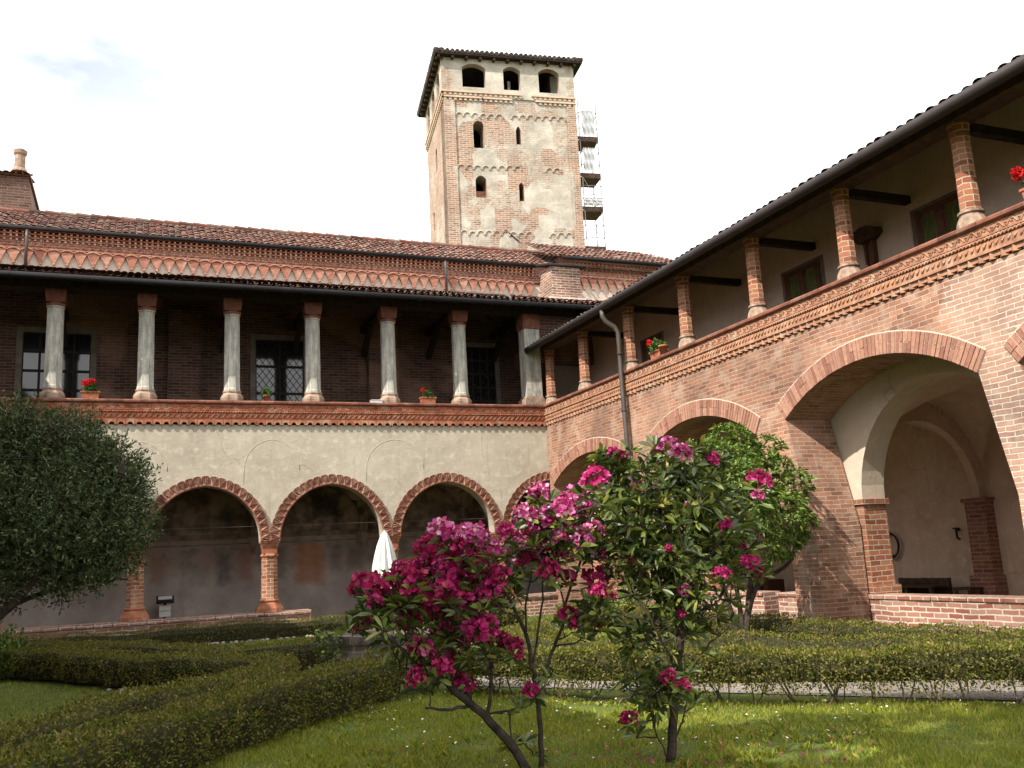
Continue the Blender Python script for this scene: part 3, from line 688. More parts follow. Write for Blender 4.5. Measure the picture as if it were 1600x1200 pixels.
MB().tube([(-1.62, 2.25, 8.72), (-1.5, 1.6, 8.50), (-1.30, 0.8, 7.665+1.4*SL+.13), (-1.1, -0.40, 7.665+.2*SL+.15), (-1.04, -0.62, 7.76), (-1.04, -0.64, 7.62)], 0.035, 8).build('roof_pipe', 'pipe', lw, True)
# brick wall between loggia end and the right roof
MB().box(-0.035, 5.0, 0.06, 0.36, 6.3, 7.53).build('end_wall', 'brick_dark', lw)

# rear wall of loggia and cloister (also the side wall of the church)
YB = 2.8
rear = MB()
rear.box(XL0, 7.0, YB, YB+0.4, 4.2, 9.0)
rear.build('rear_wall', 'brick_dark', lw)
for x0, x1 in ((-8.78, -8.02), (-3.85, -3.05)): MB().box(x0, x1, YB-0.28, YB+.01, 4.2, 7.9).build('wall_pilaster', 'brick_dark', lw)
def window(x0, x1, z0, z1, parent, panes, kind='grid'):
    fr = MB(); t = 0.13
    fr.box(x0-t, x0, YB-0.05, YB+.02, z0, z1+t); fr.box(x1, x1+t, YB-0.05, YB+.02, z0, z1+t); fr.box(x0, x1, YB-0.05, YB+.02, z1, z1+t)
    wn = fr.build('window', 'trim', parent)
    MB().box(x0, x1, YB-0.012, YB+.01, z0, z1).build('pane', 'glass', wn)
    mb = MB(); nx, nz_ = panes
    for i in range(nx+1): x = x0+(x1-x0)*i/nx; mb.box(x-.025, x+.025, YB-.035, YB-.013, z0, z1)
    for j in range(nz_+1): z = z0+(z1-z0)*j/nz_; mb.box(x0, x1, YB-.033, YB-.014, z-.03, z+.03)
    if kind == 'lattice':
        s_ = 0.17; k = -20
        while k < 20:
            for sg in (1, -1):
                a = (x0+x1)/2+k*s_; pts = []
                for z in np.linspace(z0, z1, 40):
                    x = a+sg*(z-(z0+z1)/2)*0.75
                    if x0 < x < x1: pts.append((x, YB-.02, z))
                if len(pts) > 1: mb.tube([pts[0], pts[-1]], 0.008, 4)
            k += 1
    mb.build('window_frame', 'wood_dark' if kind != 'door' else 'wood_red', wn)
    return wn
window(-11.95, -10.5, 4.5, 7.25, lw, (4, 6)); window(-6.70, -5.5, 4.5, 7.28, lw, (2, 4), 'lattice'); window(-1.12, -0.22, 4.25, 7.3, lw, (4, 8), 'lattice')
# lower cloister walk: painted rear wall, vault, floor
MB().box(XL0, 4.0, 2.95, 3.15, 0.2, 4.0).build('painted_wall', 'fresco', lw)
MB().box(XL0, 4.5, -0.05, 3.2, GZ-.1, 0.24).build('cloister_pavement', 'floor', lw)
def groin(u0, u1, v0, v1, zs, ru, rv, mp, nu=18, nv=18):
    vs = []; fs = []
    for i in range(nu+1):
        for j in range(nv+1):
            a = -1+2*i/nu; b = -1+2*j/nv
            a_ = math.sin(a*math.pi/2); b_ = math.sin(b*math.pi/2)
            z = zs+max(ru*math.sqrt(max(0, 1-a_*a_)), rv*math.sqrt(max(0, 1-b_*b_)))
            vs.append(mp(u0+(u1-u0)*(a_+1)/2, z, v0+(v1-v0)*(b_+1)/2))
    for i in range(nu):
        for j in range(nv): q = i*(nv+1)+j; fs.append([q, q+1, q+nv+2, q+nv+1])
    return vs, fs
mb = MB()
for c in CEN: mb.add(*groin(c-1.35, c+1.35, 0.38, 2.96, 2.35, 1.25, 1.22, LEFT))
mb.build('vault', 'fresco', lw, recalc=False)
for x in PIL: MB().tube([(x, 1.67-1.29*math.cos(t), 2.30+1.22*math.sin(t)) for t in np.linspace(0, math.pi, 16)], 0.10, 6).build('vault_rib', 'fresco', lw, recalc=False)
for x in PIL[:-1]:
    mb = MB(); mb.lathe((x, 2.93, 0), [(0.03, 1.95), (0.10, 2.08), (0.16, 2.24), (0.20, 2.36)], 8); mb.tube([(x, 2.93, 2.34), (x, 2.8, 2.9)], 0.12, 6); mb.build('vault_corbel', 'fresco', lw, recalc=False)
for c in CEN: MB().tube([(c-1.2, 0.3, 2.46), (c+1.2, 0.3, 2.46)], 0.006, 5).build('tie_rod', 'pipe', lw)
MB().box(XL0, 3.9, 2.915, 2.952, 2.30, 2.42).box(XL0, 3.9, 2.935, 2.953, 2.16, 2.19).build('painted_cornice', 'fresco_band', lw)

# ------------------------------------------------------------------ church behind the wing
ch = thing('church', 'brick church nave behind the loggia with white arched frieze and long tiled roof', 'church', (-4, 4, GZ))
MB().box(-15, 6.7, YB-0.02, YB+3.3, 8.5, 9.78).box(1.98, 6.7, YB-.08, YB+3.2, 9.781, 10.16).build('nave_wall', 'brick_church', ch)
MB().box(-15, 1.3, YB-0.05, YB, 8.6, 9.2).box(2.2, 6.7, YB-0.05, YB, 8.7, 9.48).build('frieze_plaster', 'plaster_white', ch)
def interlaced(x0, x1, zt, parent):
    mb = MB(); p = 0.286; n = int((x1-x0)/p)
    for i in range(n+1):
        u = x0+i*p
        cv = [(-.143, 0), (-.128, -.045), (-.098, -.105), (-.068, -.16), (-.042, -.215), (-.028, -.26), (-.024, -.33)]; cv = cv+[(-a, b) for a, b in cv[::-1]]
        mb.prism([(u+a, zt+b) for a, b in cv], LEFT, YB-.12, YB-.04, False)
    mb.prism([(x0-.14, zt+.05), (x1+.14, zt+.05), (x1+.14, zt+.085), (x0-.14, zt+.085)], LEFT, YB-.10, YB)
    fz = mb.build('arched_frieze', 'frieze_terra', parent, recalc=False)
    mb = MB()
    for i in range(n+1):
        u = x0+i*p
        mb.tube([(u-.143+.286*t, YB-.135, zt-.015+.05*math.sin(math.pi*t)) for t in np.linspace(0, 1, 7)], 0.019, 5)
        mb.tube([(u-.022, YB-.125, zt-.33), (u+.022, YB-.125, zt-.33)], .026, 5)
        for sg in (1, -1): mb.tube([(u+sg*.138, YB-.118, zt-.02), (u+sg*.085, YB-.122, zt-.13), (u+sg*.03, YB-.122, zt-.26)], 0.010, 4)
    mb.build('frieze_edging', 'terra_pale', fz, recalc=False)
    mb = MB()
    for i in range(int((x1-x0)/.19)):
        u = x0+i*.19
        mb.add([(u, YB+.002, zt+.12), (u+.19, YB+.002, zt+.12), (u+.095, YB-.055, zt+.12), (u, YB+.002, zt+.235), (u+.19, YB+.002, zt+.235), (u+.095, YB-.055, zt+.235)], [(0, 3, 5, 2), (2, 5, 4, 1), (0, 2, 1), (3, 4, 5)])
    mb.build('saw_tooth_course', 'brick_church', parent, recalc=False)
    mb = MB(); md = MB()
    for z, d, pp in ((zt+.25, .06, .13), (zt+.34, .09, .13), (zt+.43, .12, .13)):
        u = x0
        while u < x1: md.box(u, u+.045, YB-d, YB, z, z+.05); u += pp
        mb.box(x0, x1, YB-d-.012, YB, z+.052, z+.088)
    dc = mb.build('brick_cornice', 'brick_church', parent); md.build('dentils', 'terra_pale', dc)['kind'] = 'stuff'
interlaced(-14.8, 1.1, 9.22, ch); interlaced(2.42, 6.6, 9.50, ch)
bt = MB().box(1.28, 2.18, 1.92, YB, 8.3, 9.53).build('chimney_stack', 'brick_pale', ch)
MB().box(1.18, 2.30, 1.84, 2.9, 8.42, 8.62).build('mortar_skirt', 'plaster_white', bt)
RS = 0.55
tiles('nave_roof', (-15, 2.68, 9.79), (1, 0, 0), (0, 1, RS), 20.0, lambda s: (0.0, 2.04 if s < 18.6 else max(.3, 2.04-(s-18.6)*1.1)), ch, lift=.024)
tiles('chapel_roof', (1.5, 2.56, 10.09), (1, 0, 0), (0, 1, RS), 5.2, lambda s: (0.0, min(1.85, max(0.3, (5.2-s)*1.6))), ch, lift=.024)
tiles('rear_roof', (-15, 6.26, 9.79), (1, 0, 0), (0, -1, RS), 20, lambda s: (0.0, 2.04), ch, pitch=.4, row=.5, rad=.19)
mb = MB(); x = -15
while x < 3.4: mb.tube([(x, 4.47, 10.81), (x+.42, 4.47, 10.79)], [0.10, 0.085], 8); x += .36
mb.build('ridge_tiles', 'tile', ch)
MB().add([(-15, 2.75, 9.78), (-15, 4.47, 10.71), (-15, 6.2, 9.78), (3.3, 2.75, 9.78), (3.3, 4.47, 10.71), (3.3, 6.2, 9.78)], [(0, 1, 2), (3, 5, 4), (0, 2, 5, 3)]).build('roof_ends', 'brick_church', ch, recalc=False)
MB().tube([(-15, 2.58, 9.73), (1.12, 2.58, 9.73)], 0.055, 8).tube([(1.12, 2.58, 9.73), (1.2, 1.84, 9.54), (2.32, 1.84, 9.54), (2.36, 2.5, 9.72)], 0.05, 8).tube([(1.95, 2.46, 10.03), (6.75, 2.46, 10.03)], 0.055, 8).build('gutter', 'metal', ch, True)
for x in (-11.95, -1.62): MB().tube([(x, 2.58, 9.7), (x, 2.56, 9.5), (x, 2.56, 8.78)], 0.038, 8).build('downpipe', 'pipe', ch, True)
MB().box(5.86, 5.94, 2.5, 2.57, 9.4, 10.03).build('downpipe', 'pipe', ch)
# brick stair turret with a chimney pot at the left
tr = MB().add([(-14.2, 4.6, 10.2), (-11.98, 4.6, 10.2), (-12.22, 4.75, 11.88), (-14.2, 4.75, 11.84), (-14.2, 7.4, 10.2), (-11.98, 7.4, 10.2), (-12.22, 7.2, 11.88), (-14.2, 7.2, 11.84)],
   [(0, 1, 2, 3), (1, 5, 6, 2), (5, 4, 7, 6), (4, 0, 3, 7), (3, 2, 6, 7), (0, 4, 5, 1)]).build('roof_turret', 'brick_dark', ch)
MB().box(-14.2, -12.17, 4.68, 7.3, 11.885, 11.96).build('turret_cap', 'tile', tr); tiles('turret_tiles', (-14.2, 4.62, 11.90), (1, 0, 0), (0, 1, .25), 2.05, lambda s: (0, 1.6), tr)
MB().box(-14.2, -12.3, 4.50, 4.75, 10.66, 10.86).build('flashing', 'lead', tr)
MB().lathe((-12.46, 5.0, 0), [(0.20, 12.09), (0.18, 12.15), (0.135, 12.2), (0.125, 12.55), (0.16, 12.60), (0.17, 12.68), (0.12, 12.72)], 12).build('chimney_pot', 'stone_base', tr)

# ------------------------------------------------------------------ bell tower (own rotated axes)
TW, TD = 5.03, 4.5
tw = thing('bell_tower', 'tall square brick bell tower with peeling plaster and arched belfry openings', 'tower', (0.69, 9.0, 0), None, -R(9))
mb = MB()
FR = lambda u, z, d: (u, d, z)
LF = lambda u, z, d: (d, u, z)
def holed(mb, mp, W, z0, z1, holes, d0, d1):
    """wall panel W wide with holes (u0,u1,zb,zs,rise): split into strips so that every hole is a real opening"""
    us = sorted({0.0, W}|{h[0] for h in holes}|{h[1] for h in holes})
    for a, b in zip(us[:-1], us[1:]):
        hs = sorted([h for h in holes if h[0] < (a+b)/2 < h[1]], key=lambda h: h[2]); z = z0
        for h in hs:
            full = arc_pts((h[0]+h[1])/2, (h[1]-h[0])/2, h[3], h[4], 12)
            if h[2] > z: mb.prism([(a, z), (b, z), (b, h[2]), (a, h[2])], mp, d0, d1)
            lo = full; zt = max(p[1] for p in full)+0.02
            mb.prism([(a, h[3])]+full[1:-1]+[(b, h[3]), (b, zt), (a, zt)], mp, d0, d1)
            z = zt
        mb.prism([(a, z), (b, z), (b, z1), (a, z1)], mp, d0, d1)
fh = [(1.05, 1.46, 16.28, 17.12, .24), (2.66, 2.85, 16.50, 17.0, .22), (1.05, 1.46, 14.36, 14.98, .23), (2.66, 2.85, 14.28, 14.84, .16)]
bh = [(0.72, 1.60, 18.66, 19.44, .17), (2.28, 2.93, 18.64, 19.44, .15), (3.64, 4.44, 18.62, 19.44, .17)]
holed(mb, FR, TW, 0.0, 18.28, fh, 0.0, 0.8); holed(mb, FR, TW, 18.28, 19.90, bh, -0.04, 0.24)
lh = [(2.0, 2.4, 16.3, 17.0, .2), (3.2, 3.5, 14.3, 14.9, .15)]; lb = [(0.6, 1.3, 18.66, 19.44, .17), (1.9, 2.6, 18.66, 19.44, .17), (3.2, 3.9, 18.66, 19.44, .17)]
mbl = MB(); holed(mbl, LF, TD, 0.0, 18.28, lh, 0.0, 0.8); holed(mbl, LF, TD, 18.28, 19.90, lb, -0.04, 0.34)
mbl.v = [(x, max(y, 0.003), z) for x, y, z in mbl.v]
mb.add(mbl.v, mbl.f)
mb.box(TW-.8, TW, 0.803, TD, 0, 19.9); mb.box(.803, TW-.803, TD-.8, TD, 0, 19.9)
mb.build('masonry', 'tower', tw, local=True, recalc=True)
for z in (13.2, 15.4, 18.3): MB().box(.81, TW-.81, .81, TD-.81, z, z+.1).build('floor_boards', 'wood_dark', tw, local=True)
MB().box(.36, TW-.81, TD-.83, TD-.805, 18.41, 19.69).build('shade_lining', 'wood_dark', tw, local=True); MB().box(TW-.83, TW-.805, .4, TD-.84, 18.41, 19.69).build('shade_lining', 'wood_dark', tw, local=True); MB().box(.36, TW-.84, .36, TD-.84, 19.7, 19.78).build('shade_ceiling', 'wood_dark', tw, local=True)  # dark lining added to make the belfry interior read as shaded
MB().box(1.056, 1.454, 0.25, 0.35, 14.37, 14.70).build('window_infill', 'brick_church', tw, local=True)
MB().lathe((2.62, .55, 0), [(0.05, 18.55), (0.045, 18.9), (0.06, 18.92), (0.06, 19.3)]).build('bell_post', 'stone', tw, local=True)
mb = MB()       # brick corbel courses of the cornice
for z, d, gaps in ((18.32, .07, ((2.9, 3.4),)), (18.12, .05, ((1.45, 1.5), (2.55, 3.55)))):
    for mp, W in ((FR, TW), (LF, TD)):
        u = 0.0
        while u < W-.05:
            if not (mp is FR and any(a < u < b for a, b in gaps)):
                mb.prism([(u, z), (u+.10, z), (u+.10, z+.09), (u, z+.09)], mp, -d, 0.002)
            u += .19
        if mp is FR:
            e = [0.0]+[x for gq in gaps for x in gq]+[W]
            for a, b in zip(e[::2], e[1::2]): mb.prism([(a-.08, z+.092), (b+.02, z+.092), (b+.02, z+.15), (a-.08, z+.15)], mp, -d-.03, 0.002)
        else: mb.prism([(-.08, z+.092), (W, z+.092), (W, z+.15), (-.08, z+.15)], mp, -d-.03, 0.002)
mb.build('cornice', 'plaster_in', tw, local=True)
def corbel_row(z, skip, mb, h=0.2):
    p = 0.30; k = 0; u = 0.55
    while u < 4.45:
        if k not in skip:
            zz = z+random.uniform(-.03, .03)
            MB().tube([(u+.14*math.cos(t), -.01, zz+.16*math.sin(t)) for t in np.linspace(0, math.pi, 8)], 0.030, 5).build('blind_arch', 'tower', tw, local=True, recalc=False)
        u += p; k += 1
mb = MB()
corbel_row(17.5, (6,), mb); corbel_row(15.45, (8, 9, 10, 13, 14), mb); corbel_row(12.92, (9, 10), mb)

for u0, u1 in ((0.0, .40), (TW-.36, TW)): MB().box(u0+.003, u1-.003, -.05, 0.003, 10, 18.1).build('corner_strip', 'tower', tw, local=True)
MB().bar((2.05, -.02, 13.15), (2.55, -.02, 12.72), 0.03, 0.05, (0, 1, 0)).build('iron_strut', 'black', tw, local=True)
ev = 0.30; zE = 19.80
mb = MB(); A0, A1, B0, B1 = -ev, TW+ev, -ev, TD+ev; ap = (TW/2, TD/2, 20.9)
mb.add([(A0, B0, zE), (A1, B0, zE), (A1, B1, zE), (A0, B1, zE), (A0, B0, zE+.09), (A1, B0, zE+.09), (A1, B1, zE+.09), (A0, B1, zE+.09), ap],
       [(0, 3, 2, 1), (0, 1, 5, 4), (1, 2, 6, 5), (2, 3, 7, 6), (3, 0, 4, 7), (4, 5, 8), (5, 6, 8), (6, 7, 8), (7, 4, 8)])
rf = mb.build('roof', 'wood_dark', tw, local=True)
mb = MB()
def eave_tiles(o, a, s, L):
    a = Vector(a); s = Vector(s); n = a.cross(s); n = n if n.z > 0 else -n; k = .09
    while k < L:
        for j in range(3):
            if j*.3 > min(k, L-k)*.9: continue
            st = Vector(o)+a*k+s*(j*.3-.03); mb.tube([st+n*.03, st+s*.36+n*.02], [.082, .07], 7)
        k += .185
s1 = (Vector(ap)-Vector((TW/2, B0, zE+.09))).normalized(); eave_tiles((A0, B0, zE+.10), (1, 0, 0), s1, A1-A0)
s2 = (Vector(ap)-Vector((A0, TD/2, zE+.09))).normalized(); eave_tiles((A0, B0, zE+.10), (0, 1, 0), s2, B1-B0)
s3 = (Vector(ap)-Vector((A1, TD/2, zE+.09))).normalized(); eave_tiles((A1, B0, zE+.10), (0, 1, 0), s3, B1-B0)
mb.tube([(A0, B0, zE+.14), ap], .09, 6); mb.tube([(A1, B0, zE+.14), ap], .09, 6)
mb.build('roof_tiles', 'tile_dark', rf, local=True)
for k in range(11): u = -.2+k*.52; MB().box(u, u+.09, -.25, .02, zE-.10, zE-.002).build('roof_bracket', 'wood_brown', rf, local=True)
for k in range(12): v = -.1+k*.4; MB().box(-.25, .02, v, v+.09, zE-.10, zE-.002).build('roof_bracket', 'wood_brown', rf, local=True)

# scaffold on the far side of the tower
sc = thing('scaffold_tower', 'slim steel scaffold with plank decks and white sheeting beside the bell tower', 'scaffold', (0.69, 9.0, 0), None, -R(9))
mb = MB(); S0, S1, T0, T1 = 5.36, 6.08, 0.7, 1.6
for u in (S0, S1):
    for v in (T0, T1): mb.tube([(u, v, 0.1), (u, v, 18.75)], 0.020, 6)
LV = [11.2, 12.72, 14.3, 15.65, 17.15]
for z in LV+[18.3]:
    for dz in (0.0, 0.5, 1.0):
        if z+dz > 18.75: continue
        mb.tube([(S0-.03, T0, z+dz), (S1+.03, T0, z+dz)], 0.014, 5); mb.tube([(S1, T0-.03, z+dz), (S1, T1+.03, z+dz)], 0.013, 5); mb.tube([(S0, T0-.03, z+dz), (S0, T1+.03, z+dz)], 0.013, 5)
for k, (a, b) in enumerate(zip(LV[:-1], LV[1:])):
    p = (S0, S1) if k % 2 else (S1, S0); mb.tube([(p[0], T0, a), (p[1], T0, b)], 0.012, 5)
mb.build('tube_frame', 'steel', sc, local=True)
for z in LV:
    mb = MB(); mb.box(S0-.1, S1+.02, T0, T1, z-.05, z); mb.box(S0-.1, S1, T0-.045, T0-.025, z, z+.14); mb.build('deck', 'plank', sc, local=True)
for k, (z0, z1, u0, u1) in enumerate(((17.3, 18.35, S0+.1, S1-.12), (15.85, 16.8, S0+.05, S1-.25), (14.45, 14.75, S0, S1))):
    vs = []; fs = []; n = 14
    for i in range(n+1):
        for j in range(n+1):
            u = u0+(u1-u0)*i/n; z = z0+(z1-z0)*j/n; vs.append((u+.03*math.sin(j*.9+k), T0-.10+.025*math.sin(i*1.3+j*.5+k)+.03*math.sin(j*1.1), z+.02*math.sin(i*2)))
    for i in range(n):
        for j in range(n): q = i*(n+1)+j; fs.append([q, q+n+1, q+n+2, q+1])
    mesh_obj('sheeting', vs, fs, 'sheet', sc, True, True)

# ------------------------------------------------------------------ right wing: brick arcade below, loggia above
U1 = 19.0
rw = thing('brick_wing', 'long red brick wing on the right with wide arches and slim brick loggia columns', 'building', (0, -9, GZ))
def opening(lb, ls, rs, rb, zs, rise, n=26):
    """left jamb foot, left spring, right spring, right foot (u values); feet are (u, z)"""
    a = (rs-ls)/2
    return [(lb[0], GZ-.1), lb, ]+arc_pts((ls+rs)/2, a, zs, rise, n)+[rb, (rb[0], GZ-.1)]
OPS = [opening((0.30, 1.7), 0.24, 4.32, (4.42, 1.7), 3.18, 0.56), opening((4.95, 1.7), 4.72, 8.36, (8.93, 1.7), 3.28, 0.56),
       opening((9.53, 1.7), 9.13, 12.78, (13.08, 1.9), 3.40, 0.58), opening((13.75, 1.7), 13.35, 17.0, (17.4, 1.7), 3.40, 0.58)]
out = [(0.012, 4.668), (0.012, GZ-.1)]
for o_ in OPS: out += o_
out += [(U1, GZ-.1), (U1, 4.668)]
MB().prism(out, RIGHT, 0.0, 0.86).build('wall', 'brick', rw)
for o_ in OPS:      # rings of bricks on end
    arc = o_[2:-2]; P, ln = resample(arc, 160); P = np.array(P); n = int(ln/0.068); mb = MB(); O2 = offset_pts(P, 0.285); I2 = offset_pts(P, -0.004)
    if O2[80][1] < P[80][1]: O2 = offset_pts(P, -0.285); I2 = offset_pts(P, .004)
    for i in range(n):
        s0, s1 = (i+.08)/n*160, (i+.92)/n*160
        def at(A, s): return (np.interp(s, range(161), A[:, 0]), np.interp(s, range(161), A[:, 1]))
        e = random.uniform(-.012, .012); q = [at(I2, s0), at(I2, s1), at(O2, s1), at(O2, s0)]
        for a_, b_ in ((0.0, .48), (.52, 1.0)) if random.random() < .3 else ((0.0, 1.0),):
            c4 = [tuple(np.array(q[0])*(1-a_)+np.array(q[3])*a_), tuple(np.array(q[1])*(1-a_)+np.array(q[2])*a_), tuple(np.array(q[1])*(1-b_)+np.array(q[2])*b_), tuple(np.array(q[0])*(1-b_)+np.array(q[3])*b_)]
            mb.prism(c4, RIGHT, -.022+e*.5, 0.03, False)
    vo = mb.build('arch_ring', 'voussoir', rw, recalc=True)
    bed = MB()
    vs = [RIGHT(*p, -.010) for p in P]+[RIGHT(*p, -.010) for p in O2+(O2-P)*.06]; fs = [(i, i+1, i+162, i+161) for i in range(160)]
    bed.add(vs, fs).build('arch_mortar', 'plaster_white', vo, recalc=False)
frieze(RIGHT, 0.03, U1, rw, 'terra_pale', 0.0, True); coping(RIGHT, 0.06, U1, rw, 'terra_dark')
# string of mortar high on the wall, loggia columns
rc0 = None
for k in range(9):
    y = (-0.06 if k == 0 else 0.20-2.178*k)
    if rc0 is None:
        x = 0.17
        rc0 = MB().lathe((x, y, 5.2), [(0.128, .235), (0.122, 0.7), (0.118, 1.22)]).build('column', 'brick_pillar', rw)
        MB().lathe((x, y, 5.2), [(0.19, 0), (0.185, .06), (0.165, .12), (0.14, .165), (0.135, .185), (.158, .195), (.158, .22), (.13, .235)], 12).build('column_base', 'stone_base', rc0)
        MB().lathe((x, y, 5.2), [(0.118, 1.16), (.128, 1.18), (.128, 1.21), (.124, 1.23), (.132, 1.30), (.142, 1.36), (.142, 1.40)], 8).build('column_capital', 'brick_pillar', rc0)
        RC0 = y
    else: dup(rc0, (0, y-RC0, 0), rw)
MB().box(0.0, 0.34, -U1, -0.03, 6.60, 6.74).build('wall_beam', 'wood_brown', rw)
XB = 1.48
MB().box(XB, XB+.3, -U1, 2.7, 4.0, 7.4).build('loggia_rear_wall', 'plaster_warm', rw)
MB().box(0.86, 4.1, -U1, 0.5, 4.0, 4.2).build('loggia_floor', 'floor', rw)
for k in range(1, 9):
    y = 0.20-2.178*k; MB().box(0.34, XB, y-.06, y+.06, 6.50, 6.62).build('tie_beam', 'wood_dark', rw)
RSL = 0.36; y = -0.2
while y > -U1: MB().bar((-.30, y, 6.66), (XB+.1, y, 6.66+(XB+.4)*RSL), 0.08, 0.09).build('rafter', 'wood_dark', rw); y -= .42
MB().add([(-.33, 0.0, 6.66), (-.33, -U1, 6.66), (4.5, -U1, 6.66+4.83*RSL), (4.5, 0.0, 6.66+4.83*RSL)], [(0, 3, 2, 1)]).box(-.36, -.33, -U1, 0.0, 6.58, 6.665).build('soffit_boards', 'wood_brown', rw, recalc=False)
tiles('roof', (-0.36, -U1, 6.655), (0, 1, 0), (1, 0, RSL), U1+0.02, lambda s: (0.0, 5.2), rw, 'tile_dark', 'tile_dark', pitch=.175, flat=.7)
MB().tube([(-.42, -U1, 6.555), (-.42, -0.02, 6.575)], 0.082, 10).build('gutter', 'metal_brown', rw, True)
MB().tube([(-.42, -4.12, 6.5), (-.42, -4.12, 6.38), (-.36, -4.14, 6.26), (-.20, -4.20, 6.14), (-.13, -4.22, 6.02), (-.13, -4.22, 5.0), (-.13, -4.25, 3.9), (-.12, -4.28, 2.0), (-.12, -4.3, GZ)], 0.052, 10).build('downpipe', 'pipe', rw, True)
for z in (5.55, 4.35, 3.1): MB().tube([(-.13+.062*math.cos(t), -4.23-(.02 if z < 4 else 0)+.062*math.sin(t), z) for t in np.linspace(0, 2*math.pi, 11)], 0.014, 5).build('pipe_clip', 'pipe', rw)
def rwindow(y0, y1, z0, z1):   # y0 > y1, seen from the garden
    mb = MB(); x = XB; mb.box(x-.006, x+.02, y1-.10, y0+.10, z0, z1+.06)
    wn = mb.build('window', 'trim', rw)
    mb = MB(); mb.box(x-.03, x-.006, y1, y1+.07, z0, z1); mb.box(x-.03, x-.006, y0-.07, y0, z0, z1); mb.box(x-.03, x-.006, y1+.07, y0-.07, z1-.08, z1)
    ym = (y0+y1)/2; mb.box(x-.034, x-.006, ym-.05, ym+.05, z0, z1-.08)
    for ya, yb in ((y1+.07, ym-.05), (ym+.05, y0-.07)): mb.box(x-.022, x-.006, ya, ya+.05, z0, z1-.08); mb.box(x-.022, x-.006, yb-.05, yb, z0, z1-.08)
    mb.build('window_frame', 'wood_red', wn)
    MB().box(x-.014, x-.007, y1+.1, y0-.1, z0, z1-.1).build('curtain', 'curtain', wn)
rwindow(-2.45, -3.3, 4.25, 6.28); rwindow(-7.68, -8.62, 4.25, 6.30); rwindow(-10.80, -11.75, 4.25, 6.32); rwindow(-14.6, -15.5, 4.25, 6.32)
# inner arcade of the cloister walk
IC = [2.6, 6.9, 11.2, 15.5]
out = [(0.0, 4.0), (0.0, 2.10)]
for c in IC: out += arc_pts(c, 1.60, 2.10, 1.62)
out += [(U1, 2.10), (U1, 4.0)]
MB().prism(out, RIGHT, 0.90, 1.34).build('inner_wall', 'plaster_warm', rw)
EDG = [0.0, 1.0]+[e for c in IC for e in (c-1.6, c+1.6)]+[U1]
PR = [(0.0, 1.0)]+[(a+1.6, b-1.6) for a, b in zip(IC[:-1], IC[1:])]+[(17.1, U1)]
for a, b in PR:
    p = MB().prism([(a, GZ), (b, GZ), (b, 2.02), (a, 2.02)], RIGHT, 0.90, 1.34).build('inner_pillar', 'brick_pillar', rw)
    MB().prism([(a-.04, 2.02), (b+.04, 2.02), (b+.04, 2.10), (a-.04, 2.10)], RIGHT, 0.87, 1.38).build('capital', 'brick_pillar', p)
    MB().prism([(a-.05, GZ), (b+.05, GZ), (b+.05, .80), (a-.05, .80)], RIGHT, 0.895, 1.40).build('plinth', 'brick_pillar', p)
# low wall between the inner pillars, with a way in
def rlow(a, b):
    mb = MB(); mb.prism([(a, GZ-.1), (b, GZ-.1), (b, .615), (a, .615)], RIGHT, 0.86, 1.2); u = a
    while u < b-.02:
        l = min(random.uniform(.27, .32), b-u); mb.prism([(u+.005, .617), (u+l-.005, .617), (u+l-.005, .675), (u+.005, .675)], RIGHT, 0.835+random.uniform(-.006, .006), 1.23); u += l
    mb.build('low_wall', 'brick_wall_low', rw)
rlow(0.9, 6.95); rlow(7.35, 8.55); rlow(9.55, 12.85); rlow(13.9, 17.2)
MB().prism([(0, GZ-.1), (U1, GZ-.1), (U1, .24), (0, .24)], RIGHT, 0.5, 4.2).build('cloister_pavement', 'floor', rw)
MB().prism([(-3, GZ-.1), (U1, GZ-.1), (U1, 4.0), (-3, 4.0)], RIGHT, 4.0, 4.3).build('cloister_rear_wall', 'plaster_in', rw)
mb = MB()
for c in IC: mb.add(*groin(c-2.15, c+2.15, 1.34, 4.02, 2.25, 1.55, 1.50, RIGHT, 22, 18))
mb.build('vault', 'plaster_in', rw, True, recalc=False)
for u in (0.45, 4.75, 9.05, 13.35):
    mb = MB(); pts = [(2.68-1.34*math.cos(t), -u, 2.12+1.45*math.sin(t)) for t in np.linspace(0, math.pi, 20)]
    for a, b in zip(pts[:-1], pts[1:]): mb.bar(a, b, 0.34, 0.16, (0, 1, 0.0001))
    mb.build('vault_rib', 'plaster_in', rw, recalc=False)
for u in (0.45, 4.75, 9.05, 13.35):
    p = MB().prism([(u-.2, GZ), (u+.2, GZ), (u+.2, 2.02), (u-.2, 2.02)], RIGHT, 3.78, 4.0).build('wall_pier', 'brick_church', rw)
    MB().prism([(u-.24, 2.02), (u+.24, 2.02), (u+.24, 2.09), (u-.24, 2.09)], RIGHT, 3.74, 4.0).build('capital', 'brick_church', p); MB().prism([(u-.25, GZ), (u+.25, GZ), (u+.25, .8), (u-.25, .8)], RIGHT, 3.72, 3.99).build('plinth', 'brick_church', p)
MB().box(0.86, 4.3, -U1-.3, -U1, GZ, 7.2).build('end_wall', 'brick', rw)
MB().box(XB+.3, 4.3, -U1, 2.7, 4.2, 6.8).build('upper_rooms', 'plaster_warm', rw)

